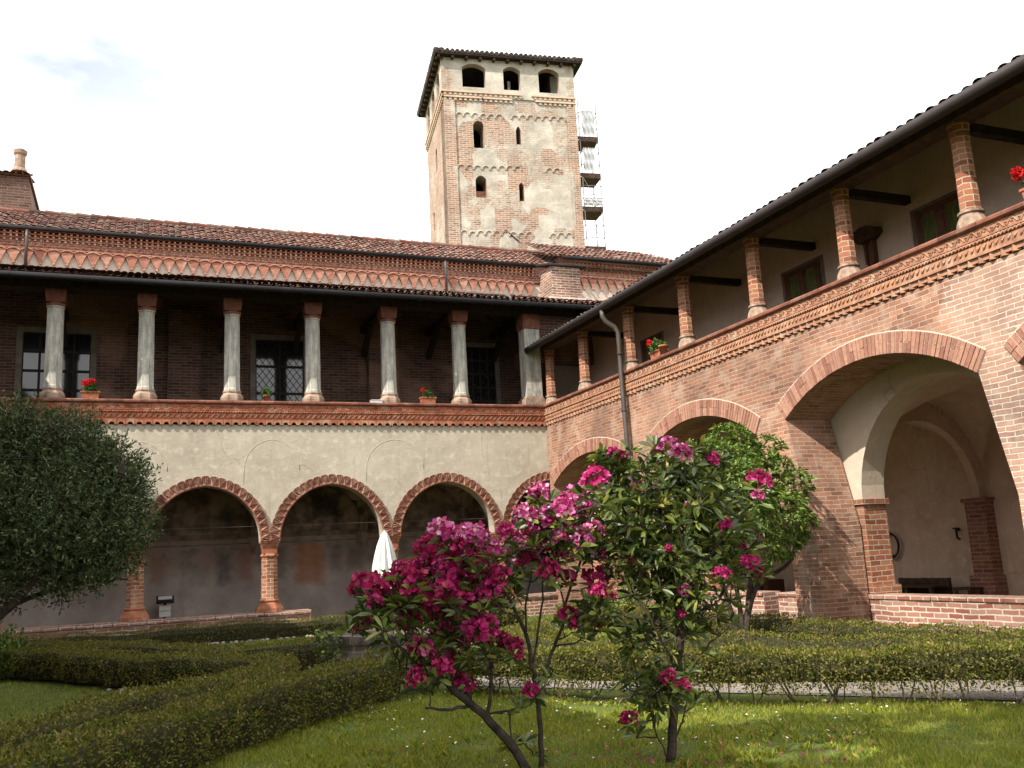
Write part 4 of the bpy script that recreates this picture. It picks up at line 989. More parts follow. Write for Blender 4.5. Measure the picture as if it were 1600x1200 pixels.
# wing on the left, out of the picture: it shades the left of the garden
ww = thing('cloister_wing', 'brick cloister wing with tiled eaves beyond the left edge, shading the hedges', 'building', (-13.6, -10, GZ))
mb = MB(); out = [(0.0, 6.9), (0.0, GZ)]
for c in range(5): out += [(1.2+4.2*c, GZ)]+arc_pts(3.0+4.2*c, 1.8, 2.6, .9)+[(4.8+4.2*c, GZ)]
out += [(22.0, GZ), (22.0, 6.9)]
mb.prism(out, lambda u, z, d: (-13.55-d, -u, z), 0.0, 0.7); mb.box(-18, -17.6, -22, 0, GZ, 6.9).build('wall', 'brick_church', ww)
tiles('roof', (-12.88, 0.0, 7.26), (.03, -1, 0), (-1, -.03, .36), 22, lambda s: (0, 5.4), ww, pitch=.4, row=.5, rad=.19)
MB().add([(-12.9, 0.0, 7.22), (-12.24, -22, 7.22), (-18, -22, 9.0), (-18, 0, 9.0)], [(0, 1, 2, 3)]).build('soffit_boards', 'wood_dark', ww, recalc=False)

# ------------------------------------------------------------------ helpers that place things by line of sight at a real distance
def at_y(px, py, Y):
    d = FW+RT*(px-800)/1450-UP*(py-600)/1450; return CAM+d*((Y-CAM[1])/d[1])
def at_x(px, py, X):
    d = FW+RT*(px-800)/1450-UP*(py-600)/1450; return CAM+d*((X-CAM[0])/d[0])
def at_d(px, py, D):
    """point on the ray at depth D in front of the camera"""
    return CAM+D*(FW+RT*(px-800)/1450-UP*(py-600)/1450)

# ------------------------------------------------------------------ small things
def leaves_obj(name, P, D, L, W, mat, parent=None, long=False, fold=.25):
    v, f = leaf_cloud(np.asarray(P, float), np.asarray(D, float), L, W, fold, long); return mesh_obj(name, v, f, mat, parent)
def geranium(t, c, r, h, nfl, nlf=260):
    c = np.array(c); n = nlf; q = unit(RNG.normal(size=(n, 3))); q[:, 2] = np.abs(q[:, 2]); P = c+q*np.array([r, r, h])*(RNG.random((n, 1))**.5)
    leaves_obj('foliage', P, q+RNG.normal(size=(n, 3))*.7, RNG.uniform(.04, .07, n), RNG.uniform(.04, .06, n), 'pot_leaf', t)
    if nfl:
        P = []; D = []
        for fx, fy, fz in nfl:
            q = unit(RNG.normal(size=(60, 3))); P.append(c+np.array([fx, fy, fz])+q*.035); D.append(q+RNG.normal(size=(60, 3))*.5)
        leaves_obj('blossom', np.concatenate(P), np.concatenate(D), .035, .032, 'red_flower', t)
def trough(name, lab, c, l, nfl, axis='x', grp='flower pots on the parapets', r=.13, h=.18, nlf=260):
    t = thing(name, lab, 'flower pot', c, grp); x, y, z = c
    d = (l/2, .085) if axis == 'x' else (.085, l/2)
    mb = MB(); a, b = d
    mb.add([(x-a*.88, y-b*.88, z), (x+a*.88, y-b*.88, z), (x+a*.88, y+b*.88, z), (x-a*.88, y+b*.88, z), (x-a, y-b, z+.15), (x+a, y-b, z+.15), (x+a, y+b, z+.15), (x-a, y+b, z+.15)],
           [(0, 3, 2, 1), (4, 5, 6, 7), (0, 1, 5, 4), (1, 2, 6, 5), (2, 3, 7, 6), (3, 0, 4, 7)]); mb.box(x-a-.012, x+a+.012, y-b-.012, y+b+.012, z+.125, z+.155)
    mb.build('trough', 'pot', t); geranium(t, (x, y, z+.15), r, h, nfl, nlf); return t
trough('flower_trough', 'clay trough with a big scarlet geranium at the left end of the parapet', (-10.36, .07, 5.2), .36, [(-.06, -.04, .20), (-.10, -.06, .16), (0.0, -.02, .24), (-.02, -.07, .19), (.05, 0, .22), (-.13, 0, .2)])
trough('flower_trough', 'clay trough with green leaves and one small bloom between the last two round stone columns', (-3.02, .07, 5.2), .36, [(-.12, 0, .18)], r=.11, h=.16)
t = thing('flower_pot', 'small round clay pot with a pale green plant before the lattice window', 'flower pot', (-6.77, .07, 5.2), 'flower pots on the parapets')
MB().lathe((-6.77, .07, 5.2), [(.05, 0), (.068, .11), (.078, .11), (.078, .14), (.06, .14)], 14).build('pot', 'pot', t, True); geranium(t, (-6.77, .07, 5.36), .10, .13, [])
t = trough('flower_trough', 'clay box with bushy green leaves and one red bloom on the right parapet', (.08, -5.42, 5.2), .42, [(-.02, .30, .24), (0, .33, .20), (0, .27, .22)], 'y', r=.17, h=.24, nlf=420)
MB().lathe((0.0, -5.72, 5.2), [(.06, 0), (.085, .15), (.095, .15), (.095, .19), (.07, .19)], 14).build('pot', 'pot', t, True)
trough('flower_trough', 'flower box with red blooms at the right edge of the picture', (.06, -13.93, 5.2), .4, [(-.04, .25, .25), (-.02, .27, .2), (-.05, .20, .22)], 'y', r=.16, h=.2)
o = MB().box(-4.40, -4.14, .0, .16, 5.2, 5.255).box(-4.41, -4.13, -.01, .17, 5.255, 5.27).build('window_box', 'white'); tag(o, 'empty white tray lying on the parapet beside the fifth stone column', 'tray')
# lectern with an information board
t = thing('information_board', 'dark lectern with white information panels in the leftmost open arch', 'sign', (-8.74, 2.3, .24))
q = at_y(258, 943, 2.3)
X, Z_ = q[0], q[2]
MB().bar((X-.19, 2.34, Z_+.085), (X+.19, 2.34, Z_+.085), .26, .05, (0, -.55, 1)).build('board', 'black', t)
MB().bar((X-.15, 2.302, Z_+.095), (X+.15, 2.302, Z_+.095), .004, .16, (0, .62, 1)).build('panel', 'white', t)
MB().box(X-.03, X+.03, 2.36, 2.42, .24, Z_+.05).build('post', 'black', t)
mb = MB(); mb.box(X-.125, X+.125, 2.345, 2.355, Z_-.16, Z_-.045); mb.box(X-.125, X+.125, 2.345, 2.355, Z_-.30, Z_-.175); mb.build('leaflet', 'white', t)
# closed parasol
px_, py_ = -4.80, -2.5
t = thing('closed_parasol', 'closed white garden parasol hanging in folds in front of the arcade', 'parasol', (px_, py_, GZ))
vs = []; fs = []; n = 72; prof = [(0.03, 2.13), (.055, 2.10), (.085, 2.02), (.125, 1.88), (.165, 1.70), (.20, 1.50), (.225, 1.30), (.235, 1.12), (.235, .98), (.225, .90)]
for i, (r, z) in enumerate(prof):
    for k in range(n):
        a = 2*math.pi*k/n; fl = 1+.24*math.cos(a*10+.35*math.sin(i*.6))*min(1, i/3)+.05*math.sin(a*4+1.0)
        vs.append((px_+r*fl*math.cos(a), py_+r*fl*math.sin(a), z+.03*math.sin(a*3)*(i > 6)))
for i in range(len(prof)-1):
    for k in range(n): fs.append([i*n+k, (i+1)*n+k, (i+1)*n+(k+1) % n, i*n+(k+1) % n])
mesh_obj('canopy', vs, fs, 'fabric', t, True)
MB().tube([(px_, py_, GZ), (px_, py_, 2.17)], .022, 10).build('pole', 'steel', t, True)
MB().lathe((px_, py_, GZ), [(.26, 0), (.26, .05), (.06, .09), (.04, .2)], 20).build('stand', 'metal', t)
# well
t = thing('garden_well', 'low round grey brick well with stone rim at the crossing of the paths', 'well', (WELL[0], WELL[1], GZ))
wb = MB(); n = 14; wx, wy = WELL
wb.lathe((wx, wy, 0), [(.70, GZ-.05), (.69, .52)], n).build('well_wall', 'brick_grey', t)
mb = MB()
for k in range(n):
    a0, a1 = 2*math.pi*(k+.03)/n+math.pi/n, 2*math.pi*(k+.97)/n+math.pi/n; j = random.uniform(-.015, .015)
    vs = [(wx+r*math.cos(a), wy+r*math.sin(a), z) for z in (.522, .61+j) for a in (a0, a1) for r in (.50, .765+j)]
    mb.add(vs, [(0, 1, 3, 2), (4, 6, 7, 5), (1, 5, 7, 3), (0, 2, 6, 4), (0, 4, 5, 1), (2, 3, 7, 6)])
mb.build('well_rim', 'well_stone', t)
MB().lathe((wx, wy, 0), [(.5, .50), (.02, .505)], n).build('well_cover', 'wood_dark', t)
q = []; dd = []
for k in range(240):
    a = random.uniform(2.75, 3.75); r = .72+random.random()*.16; z = .70-abs(random.gauss(0, .24)); q.append((wx+r*math.cos(a)-.02, wy+r*math.sin(a), max(.14, z))); dd.append((math.cos(a), math.sin(a), -.5))
o = leaves_obj('ivy', q, np.array(dd)+RNG.normal(size=(240, 3))*.6, RNG.uniform(.04, .07, 240), RNG.uniform(.035, .055, 240), 'rh_leaf'); tag(o, 'dark ivy hanging over the left side of the grey well', 'ivy')
# things in the right cloister walk
t = thing('wooden_bench', 'dark slatted wooden bench against the rear wall under the largest arch', 'bench', (3.6, -7.4, .24))
a = at_x(1404, 905, 3.7); b = at_x(1482, 904, 3.7); y0, y1, zt = a[1], b[1], (a[2]+b[2])/2+.02
mb = MB()
mb.box(3.722, 3.735, y1, y0, zt-.5, zt-.01)
for k in range(5): mb.box(3.69, 3.72, y1, y0, zt-.095-k*.1, zt-.004-k*.1)
mb.build('backrest', 'wood_brown', t)
mb = MB()
for k in range(4): mb.box(3.26+k*.1, 3.345+k*.1, y1, y0, .62, .65)
mb.build('seat', 'wood_brown', t)
for yy in (y0-.03, y1+.03, (y0+y1)/2):
    MB().box(3.28, 3.33, yy-.025, yy+.025, .24, .62).build('leg', 'wood_brown', t); MB().box(3.722, 3.76, yy-.025, yy+.025, .24, zt).build('leg', 'wood_brown', t)
t = thing('low_stool', 'small low wooden stool beside the bench near the wall pier', 'stool', (3.5, -8.2, .24))
c = at_x(1516, 918, 3.6); MB().box(3.4, 3.75, c[1]-.17, c[1]+.17, .58, .62).build('seat', 'wood_brown', t)
for sx in (3.43, 3.71):
    for sy in (-.13, .13): MB().box(sx-.02, sx+.02, c[1]+sy-.02, c[1]+sy+.02, .24, .58).build('leg', 'wood_brown', t)
c = at_x(1393, 852, 3.93); mb = MB()
for k in range(4): mb.tube([(3.95-.02*k, c[1]+(.17+.012*k)*math.cos(a), c[2]+(.20+.012*k)*math.sin(a)) for a in np.linspace(0, 2*math.pi, 24)], .014, 6)
o = mb.build('hose_coil', 'hose', None, True); tag(o, 'dark hose coiled on a hook on the shaded rear wall', 'hose')
c = at_x(1497, 835, 3.95); t = thing('wall_tap', 'small dark tap with an elbow on the shaded rear wall', 'tap', tuple(c))
MB().tube([(4.0, c[1], c[2]+.08), (3.92, c[1], c[2]+.08), (3.92, c[1], c[2]-.06), (3.90, c[1]-.07, c[2]-.08)], .02, 8).build('pipe', 'hose', t, True); MB().box(3.89, 3.95, c[1]-.05, c[1]+.05, c[2]+.09, c[2]+.12).build('handle', 'hose', t)
c = at_x(1192, 918, 3.2); t = thing('cabinet', 'dark red wooden cabinet standing in the second right arch', 'cabinet', (3.3, c[1], .24))
MB().box(3.2, 3.6, c[1]-.22, c[1]+.22, .24, c[2]+.16).build('body', 'wood_red', t)
for s_ in (-1, 1): d_ = MB().box(3.18, 3.198, c[1]+s_*.11-.10, c[1]+s_*.11+.10, .30, c[2]+.12).build('door', 'wood_red', t); MB().box(3.165, 3.179, c[1]+s_*.03-.01, c[1]+s_*.03+.01, .55, .62).build('handle', 'metal', d_)
c = at_x(1166, 910, 3.2); t = thing('notice_stand', 'dark notice stand with white sheets beside the red cabinet', 'notice stand', (3.2, c[1], .24))
MB().box(3.2, 3.24, c[1]-.2, c[1]+.2, .8, c[2]+.2).build('board', 'black', t)
for s_ in (-.1, .1): MB().box(3.192, 3.199, c[1]+s_-.07, c[1]+s_+.07, c[2]-.05, c[2]+.16).build('sheet', 'white', t)
for s_ in (-.17, .17): MB().box(3.2, 3.24, c[1]+s_-.02, c[1]+s_+.02, .24, .8).build('leg', 'black', t)
# carved wooden wall piece of the upper loggia
a = at_x(1358, 372, XB-.05); t = thing('wall_bracket', 'brown wooden bracket with flared top and long tail on the loggia wall', 'wall bracket', tuple(a))
y, z = a[1], a[2]
mb = MB(); mb.prism([(-y-.25, z+.04), (-y-.20, z+.13), (-y-.05, z+.17), (-y+.12, z+.16), (-y+.25, z+.10), (-y+.26, z+.02), (-y+.12, z-.06), (-y-.12, z-.08)], RIGHT, XB-.20, XB-.002); mb.build('head', 'wood_brown', t)
mb = MB(); mb.prism([(-y-.10, z-.08), (-y+.10, z-.07), (-y+.10, z-.40), (-y+.05, z-.50), (-y-.05, z-.50), (-y-.09, z-.42)], RIGHT, XB-.06, XB-.002); mb.prism([(-y-.10, z-.07), (-y-.06, z-.07), (-y-.05, z-.45), (-y-.09, z-.42)], RIGHT, XB-.10, XB-.061); mb.prism([(-y+.06, z-.07), (-y+.10, z-.07), (-y+.10, z-.40), (-y+.05, z-.45)], RIGHT, XB-.10, XB-.061); mb.build('tail', 'wood_red', t)

# ------------------------------------------------------------------ hedges
def poly_resample(pts, step):
    P = np.array(pts, float); L = np.r_[0, np.cumsum(np.linalg.norm(P[1:]-P[:-1], axis=1))]; n = max(2, int(L[-1]/step)+1)
    t = np.linspace(0, L[-1], n); return np.stack([np.interp(t, L, P[:, 0]), np.interp(t, L, P[:, 1])], 1), L[-1]
def smooth_path(pts, it=2):
    P = np.array(pts, float)
    for _ in range(it):
        Q = [P[0]]
        for a, b in zip(P[:-1], P[1:]): Q += [a*.75+b*.25, a*.25+b*.75]
        P = np.array(Q+[P[-1]])
    return P
def hedge(label, pts, wd, z0, z1, dens, lsz=(.022, .034), gap=.10, stems=True, smooth=True):
    P = smooth_path(pts) if smooth else np.array(pts, float)
    C, L = poly_resample(P, .12); T = np.gradient(C, axis=0); T = unit(T); Nn = np.stack([-T[:, 1], T[:, 0]], 1)
    ph = RNG.random(6)*6; s = np.linspace(0, L, len(C))
    wob = .035*np.sin(s*2.1+ph[0])+.025*np.sin(s*5.3+ph[1]); wz = .018*np.sin(s*1.7+ph[2])+.014*np.sin(s*4.1+ph[3])
    # dark solid core, added to block light between the leaves
    vs = []; fs = []; q = [(-.24, z0+(gap*1.6+.06 if gap > .08 else .03)), (-.36, z1-.14), (-.28, z1-.055), (.28, z1-.055), (.36, z1-.14), (.24, z0+(gap*1.6+.06 if gap > .08 else .03))]; m = len(q)
    for i in range(len(C)):
        for a, z in q: vs.append((C[i, 0]+Nn[i, 0]*(a*wd+wob[i]), C[i, 1]+Nn[i, 1]*(a*wd+wob[i]), z+wz[i]*(z > z0+.2)))
    for i in range(len(C)-1):
        for k in range(m): fs.append([i*m+k, i*m+(k+1) % m, (i+1)*m+(k+1) % m, (i+1)*m+k])
    fs += [list(range(m)), list(range((len(C)-1)*m, len(C)*m))]
    t = thing('clipped_hedge', label, 'hedge', (C[len(C)//2, 0], C[len(C)//2, 1], z0), 'clipped garden hedges')
    mesh_obj('shade_core', vs, fs, 'hedge_core', t)
    # leaves on the clipped surface
    h = z1-z0-gap; per = wd+2*h; n = int(dens*L*per)
    u = RNG.random(n)*L; v = RNG.random(n)*per
    side = np.where(v < h, -1, np.where(v > h+wd, 1, 0))
    off = np.where(side == -1, -.5*wd, np.where(side == 1, .5*wd, v-h-.5*wd))
    zz = np.where(side == -1, z0+gap+v, np.where(side == 1, z0+gap+(per-v), z1))
    dep = np.abs(RNG.normal(0, .026, n)); lump = .02*np.sin(u*9+zz*11+ph[4])+.015*np.sin(u*17-zz*7+off*13+ph[5])
    off = np.where(side != 0, off*(1-dep/wd*1.2)+side*lump, off*.98); zz = np.where(side == 0, zz-dep+lump*.7, zz)
    frac = u/L*(len(C)-1); i0 = np.clip(frac.astype(int), 0, len(C)-2); fr_ = (frac-i0)[:, None]
    c = C[i0]*(1-fr_)+C[i0+1]*fr_; nn = Nn[i0]; wb = np.interp(u, s, wob); wzz = np.interp(u, s, wz)
    gl = gap*(.55*np.sin(u*6.1+ph[0])+.45*np.sin(u*13.7+ph[1])); zz = np.where(side != 0, z1-(z1-zz)*(1-gl/h), zz); zz = np.maximum(zz, z0+.012); low = (zz-z0-gap)/h; keep = (RNG.random(n) < np.clip(.35+low*2.2, 0, 1)); 
    X = c+nn*(off+wb)[:, None]; P3 = np.stack([X[:, 0], X[:, 1], zz+wzz*np.clip(low, 0, 1)], 1)
    out = np.stack([nn[:, 0]*side, nn[:, 1]*side, (side == 0)*1.0], 1)
    D = out*.7+RNG.normal(size=(n, 3))*.75+np.array([0, 0, .35])
    sh = RNG.random(n) < .035; P3[sh] += (out[sh]*.6+np.array([0, 0, .5]))*RNG.uniform(.015, .06, (sh.sum(), 1))
    P3, D = P3[keep], D[keep]; k = len(P3)
    leaves_obj('foliage', P3, D, RNG.uniform(lsz[0]*.7, lsz[1]*1.15, k), RNG.uniform(lsz[0]*.45, lsz[1]*.62, k), 'hedge', t)
    if stems:
        mb = MB(); x = .1
        while x < L:
            i = min(int(x/L*(len(C)-1)), len(C)-1); b = C[i]+Nn[i]*random.uniform(-.12, .12)*wd*2; jj = random.uniform(-.12, .12)
            for _ in range(random.randint(2, 4)):
                e = C[i]+Nn[i]*random.uniform(-.35, .35)*wd+T[i]*random.uniform(-.16, .16)
                mb.tube([(b[0], b[1], z0-.02), ((b[0]+e[0])/2+.01, (b[1]+e[1])/2, z0+gap*.6), (e[0], e[1], z0+gap+.12)], [.009, .007, .005], 5, False)
            x += random.uniform(.16, .34)
        o = mb.build('stems', 'bark_pale', t, recalc=False); o['kind'] = 'stuff'
    return t
# near bed: left side, rounded corner towards the well, right side
hedge('near dark hedge climbing from the lower left corner towards the well', [(-11.6, -17.4), (-10.6, -15.7), (-9.9, -14.57), (-9.13, -13.47), (-8.51, -12.7), (-7.43, -11.62), (-6.95, -10.95)], .46, GZ, .55, 3600, (.022, .036), gap=.03, stems=False)
hedge('front hedge with bare stems along the lawn behind the rhododendrons', [(-6.98, -10.98), (-6.55, -10.72), (-6.15, -10.95), (-5.75, -11.8), (-5.28, -12.75), (-4.65, -13.45), (-3.85, -14.15), (-2.75, -15.05), (-1.6, -15.95)], .43, GZ, .575, 4600, (.022, .040), gap=.085)
hedge('left bed hedge bending to a rounded corner left of the well', [(-12.3, -16.4), (-11.1, -14.8), (-10.0, -13.2), (-9.28, -12.2), (-8.7, -11.46), (-8.2, -10.85), (-7.9, -10.25), (-8.05, -9.75), (-8.58, -9.08), (-9.27, -7.9), (-10.07, -6.5), (-11.1, -4.8), (-12.1, -3.2)], .45, GZ, .54, 2600, gap=.05, stems=False)
hedge('shaded hedge behind the left bed, leading from the well to the back left', [(-6.25, -6.45), (-6.9, -7.1), (-7.35, -7.6), (-7.8, -7.5), (-8.45, -6.6), (-9.6, -4.7), (-10.9, -2.4)], .42, GZ, .50, 1800, gap=.04, stems=False)
hedge('sunlit hedge running from behind the well to the inner corner', [(-6.3, -6.45), (-5.6, -6.3), (-4.6, -5.2), (-3.0, -3.5), (-1.9, -2.2)], .42, GZ, .48, 1500, gap=.03, stems=False)
hedge('straight hedge along the foot of the plastered arcade', [(-12.2, -.85), (-9, -.85), (-5.4, -.85), (-2.4, -.85)], .42, GZ, .49, 1500, gap=.05, smooth=False)
hedge('sunlit hedge between the right lawn strip and the gravel path', [(-3.3, -6.6), (-4.55, -8.3), (-4.75, -8.9), (-4.4, -9.5), (-3.4, -10.8), (-2.2, -12.4), (-1.0, -13.9), (-.6, -14.6)], .40, GZ, .47, 1700, gap=.04, stems=False)
hedge('long hedge at the foot of the brick wing', [(-.95, -2.4), (-.95, -6), (-.95, -11), (-.95, -15.5)], .42, GZ, .475, 1800, gap=.06, smooth=False)

# ------------------------------------------------------------------ lawn grass, daisies, petals, border stones
def grass(region, n, h=(.025, .055)):
    pts = []
    x0, x1, y0, y1, test = region
    X = RNG.uniform(x0, x1, n*3); Y = RNG.uniform(y0, y1, n*3); k = test(X, Y); X, Y = X[k][:n], Y[k][:n]; m = len(X); bare = np.sin(X*1.9+2)+np.sin(Y*2.7+X*.8)+np.sin(X*5.3-Y*4.1)*.7+RNG.normal(0, .45, m) < -1.35; X, Y = X[~bare], Y[~bare]; m = len(X)
    cl = np.sin(X*3.1+Y*1.7)+np.sin(X*7.7-Y*5.1)+np.sin(Y*9.3+X*2.2)
    P = np.stack([X, Y, np.full(m, GZ-.004)], 1); D = np.stack([RNG.normal(0, .45, m), RNG.normal(0, .45, m), np.ones(m)], 1); D = unit(D)
    L = (RNG.uniform(h[0], h[1], m)*(1+.42*cl/2))[:, None]; S = unit(np.stack([RNG.normal(size=m), RNG.normal(size=m), np.zeros(m)], 1)); w_ = RNG.uniform(.0025, .005, m)[:, None]
    V = np.stack([P-S*w_, P+S*w_, P+D*L+np.stack([RNG.normal(0, .012, m), RNG.normal(0, .012, m), np.zeros(m)], 1)], 1).reshape(-1, 3)
    F = np.arange(m*3).reshape(-1, 3).astype(np.int32); return V, F
def tri_test(a, b, c):
    def f(X, Y):
        def sgn(p, q): return (X-q[0])*(p[1]-q[1])-(p[0]-q[0])*(Y-q[1])
        s1, s2, s3 = sgn(a, b), sgn(b, c), sgn(c, a); return ((s1 > 0) & (s2 > 0) & (s3 > 0)) | ((s1 < 0) & (s2 < 0) & (s3 < 0))
    return f
BED = [(-10.9, -16.3), (-9.9, -14.57), (-9.13, -13.47), (-8.51, -12.7), (-7.43, -11.62), (-6.75, -10.85), (-6.15, -10.95), (-5.75, -11.8), (-5.28, -12.75), (-4.65, -13.45), (-3.85, -14.15), (-2.75, -15.05), (-1.6, -15.95), (-1.5, -17.6), (-10.9, -17.6)]
def near(X, Y):
    ins = np.zeros(len(X), bool)
    for (xa, ya), (xb, yb) in zip(BED, BED[1:]+BED[:1]):
        c = ((ya > Y) != (yb > Y)) & (X < (xb-xa)*(Y-ya)/(yb-ya+1e-12)+xa); ins ^= c
    return ins
V1 = grass((-10.9, -1.5, -17.4, -10.7, near), 150000)
V2 = grass((-13, -8.2, -16, -3.5, tri_test((-8.2, -10.3), (-13, -17), (-13, -2.2))), 30000, (.03, .06))
V3 = grass((-3.8, -1.1, -15, -4, tri_test((-4.8, -8.9), (-1.1, -14.6), (-1.1, -3))), 22000, (.03, .06))
V4 = grass((-11, -2, -6.3, -1.0, tri_test((-6.9, -7.0), (-11, -1.1), (-2, -1.1))), 18000, (.03, .06))
v, f = cat([V1, V2, V3, V4]); setting(mesh_obj('lawn_grass', v, f, 'grass'), 'stuff')
vs, fs = [], []
mb = MB()
for _ in range(210):
    x, y = random.uniform(-7.6, -2.4), random.uniform(-15.4, -11.2)
    if not near(np.array([x]), np.array([y]))[0]: continue
    z = GZ+random.uniform(.04, .065); r = random.uniform(.006, .0105); tx, ty = random.uniform(-.5, .5), random.uniform(-.5, .5)
    n = 7; mb.add([(x+r*math.cos(2*math.pi*k/n), y+r*math.sin(2*math.pi*k/n), z+tx*r*math.cos(2*math.pi*k/n)+ty*r*math.sin(2*math.pi*k/n)) for k in range(n)]+[(x, y, z+.004)], [(k, (k+1) % n, n) for k in range(n)])
setting(mb.build('daisies', 'daisy', recalc=False), 'stuff')
P = []
for cx, cy, s_, n in ((-6.1, -15.35, .40, 80), (-6.6, -14.7, .5, 30), (-5.5, -15.5, .5, 40), (-7.3, -13.9, .4, 14)):
    P.append(np.stack([RNG.normal(cx, s_, n), RNG.normal(cy, s_*.8, n), np.full(n, GZ+.035)], 1))
P = np.concatenate(P); n = len(P); D = RNG.normal(size=(n, 3)); D[:, 2] = np.abs(D[:, 2])*.3
setting(leaves_obj('fallen_petals', P, D, RNG.uniform(.014, .034, n), RNG.uniform(.012, .022, n), 'rh_flower'), 'stuff')
mb = MB()
for _ in range(130):
    x = random.uniform(-11, -3); y = -1.16+random.uniform(-.06, .04); s_ = random.uniform(.02, .045)
    mb.lathe((x, y, GZ), [(s_*.8, -.01), (s_, s_*.4), (s_*.7, s_*.9), (s_*.2, s_*1.1)], 6)
for _ in range(40):
    a = random.random(); x, y = -9.72+a*.95+random.gauss(0, .05), -7.75-a*1.6+random.gauss(0, .05); s_ = random.uniform(.02, .04); mb.lathe((x, y, GZ), [(s_*.8, -.01), (s_, s_*.4), (s_*.7, s_*.9), (s_*.2, s_*1.1)], 6)
setting(mb.build('border_stones', 'pebble', recalc=False), 'stuff')

P = []; D = []     # clover and broad weeds in the near lawn
while len(P) < 4200:
    x, y = random.uniform(-9.5, -2), random.uniform(-16.5, -11)
    if not near(np.array([x]), np.array([y]))[0] or math.sin(x*2.3+1)+math.sin(y*3.1-x)+random.gauss(0, .6) < .5: continue
    for _ in range(random.randint(4, 9)): P.append((x+random.gauss(0, .02), y+random.gauss(0, .02), GZ)); a = random.uniform(0, 6.28); D.append((math.cos(a), math.sin(a), random.uniform(.5, 1.6)))
setting(leaves_obj('lawn_weeds', P, D, RNG.uniform(.03, .075, len(P)), RNG.uniform(.012, .028, len(P)), 'grass'), 'stuff')

# ------------------------------------------------------------------ rhododendrons
def rosette(c, up, n, L, W, spread=1.0):
    up = up/np.linalg.norm(up); a = np.cross(up, [0.3, .1, .9]); a /= np.linalg.norm(a)+1e-9; b = np.cross(up, a)
    t = RNG.random()*6+np.arange(n)*2.4; el = RNG.uniform(.05, .75, n)*spread
    D = (a[None]*np.cos(t)[:, None]+b[None]*np.sin(t)[:, None])*np.cos(el)[:, None]+up[None]*np.sin(el)[:, None]
    return np.repeat(c[None], n, 0)+D*.012, D, RNG.uniform(L*.7, L*1.15, n), RNG.uniform(W*.75, W*1.05, n)
def truss(c, up, r, nf, out):
    up = up/np.linalg.norm(up)
    for _ in range(nf):
        d = RNG.normal(size=3); d /= np.linalg.norm(d)
        if d@up < -.25: d = d-2*(d@up)*up
        p = c+d*r*RNG.uniform(.45, .80); a = np.cross(d, [.2, .5, .8]); a /= np.linalg.norm(a); b = np.cross(d, a); t0 = RNG.random()*6
        for k in range(5):
            t = t0+k*1.2566; e = a*math.cos(t)+b*math.sin(t)
            pd = e*.62+d*RNG.uniform(.45, .95); s_ = np.cross(pd, d); s_ /= np.linalg.norm(s_); l = r*RNG.uniform(.34, .50); w_ = l*.36
            q0 = p; q1 = p+pd*l*.5+s_*w_; q2 = p+pd*l+s_*w_*.5-d*l*.16; q3 = p+pd*l*1.06-d*l*.05-d*l*.10; q4 = p+pd*l-s_*w_*.5-d*l*.16; q5 = p+pd*l*.55-s_*w_
            out.append((q0, q1, q2, q3, q4, q5))
def petals_obj(name, lst, mat, parent):
    V = np.array(lst).reshape(-1, 3); n = len(lst); b = np.arange(n)[:, None, None]*6; F = (b+np.array([[0, 1, 2], [0, 2, 3], [0, 3, 4], [0, 4, 5]])[None]).reshape(-1, 3).astype(np.int32)
    return mesh_obj(name, V, F, mat, parent)
def branch(mb, a, b, r0_, r1_, n=6, wob=.04):
    a = np.array(a); b = np.array(b); pts = []
    for k in range(n+1):
        t = k/n; pts.append(tuple(a*(1-t)+b*t+RNG.normal(0, wob, 3)*np.linalg.norm(b-a)*.35*math.sin(math.pi*t)))
    mb.tube(pts, [r0_*(1-k/n)+r1_*k/n for k in range(n+1)], 7, False); return pts
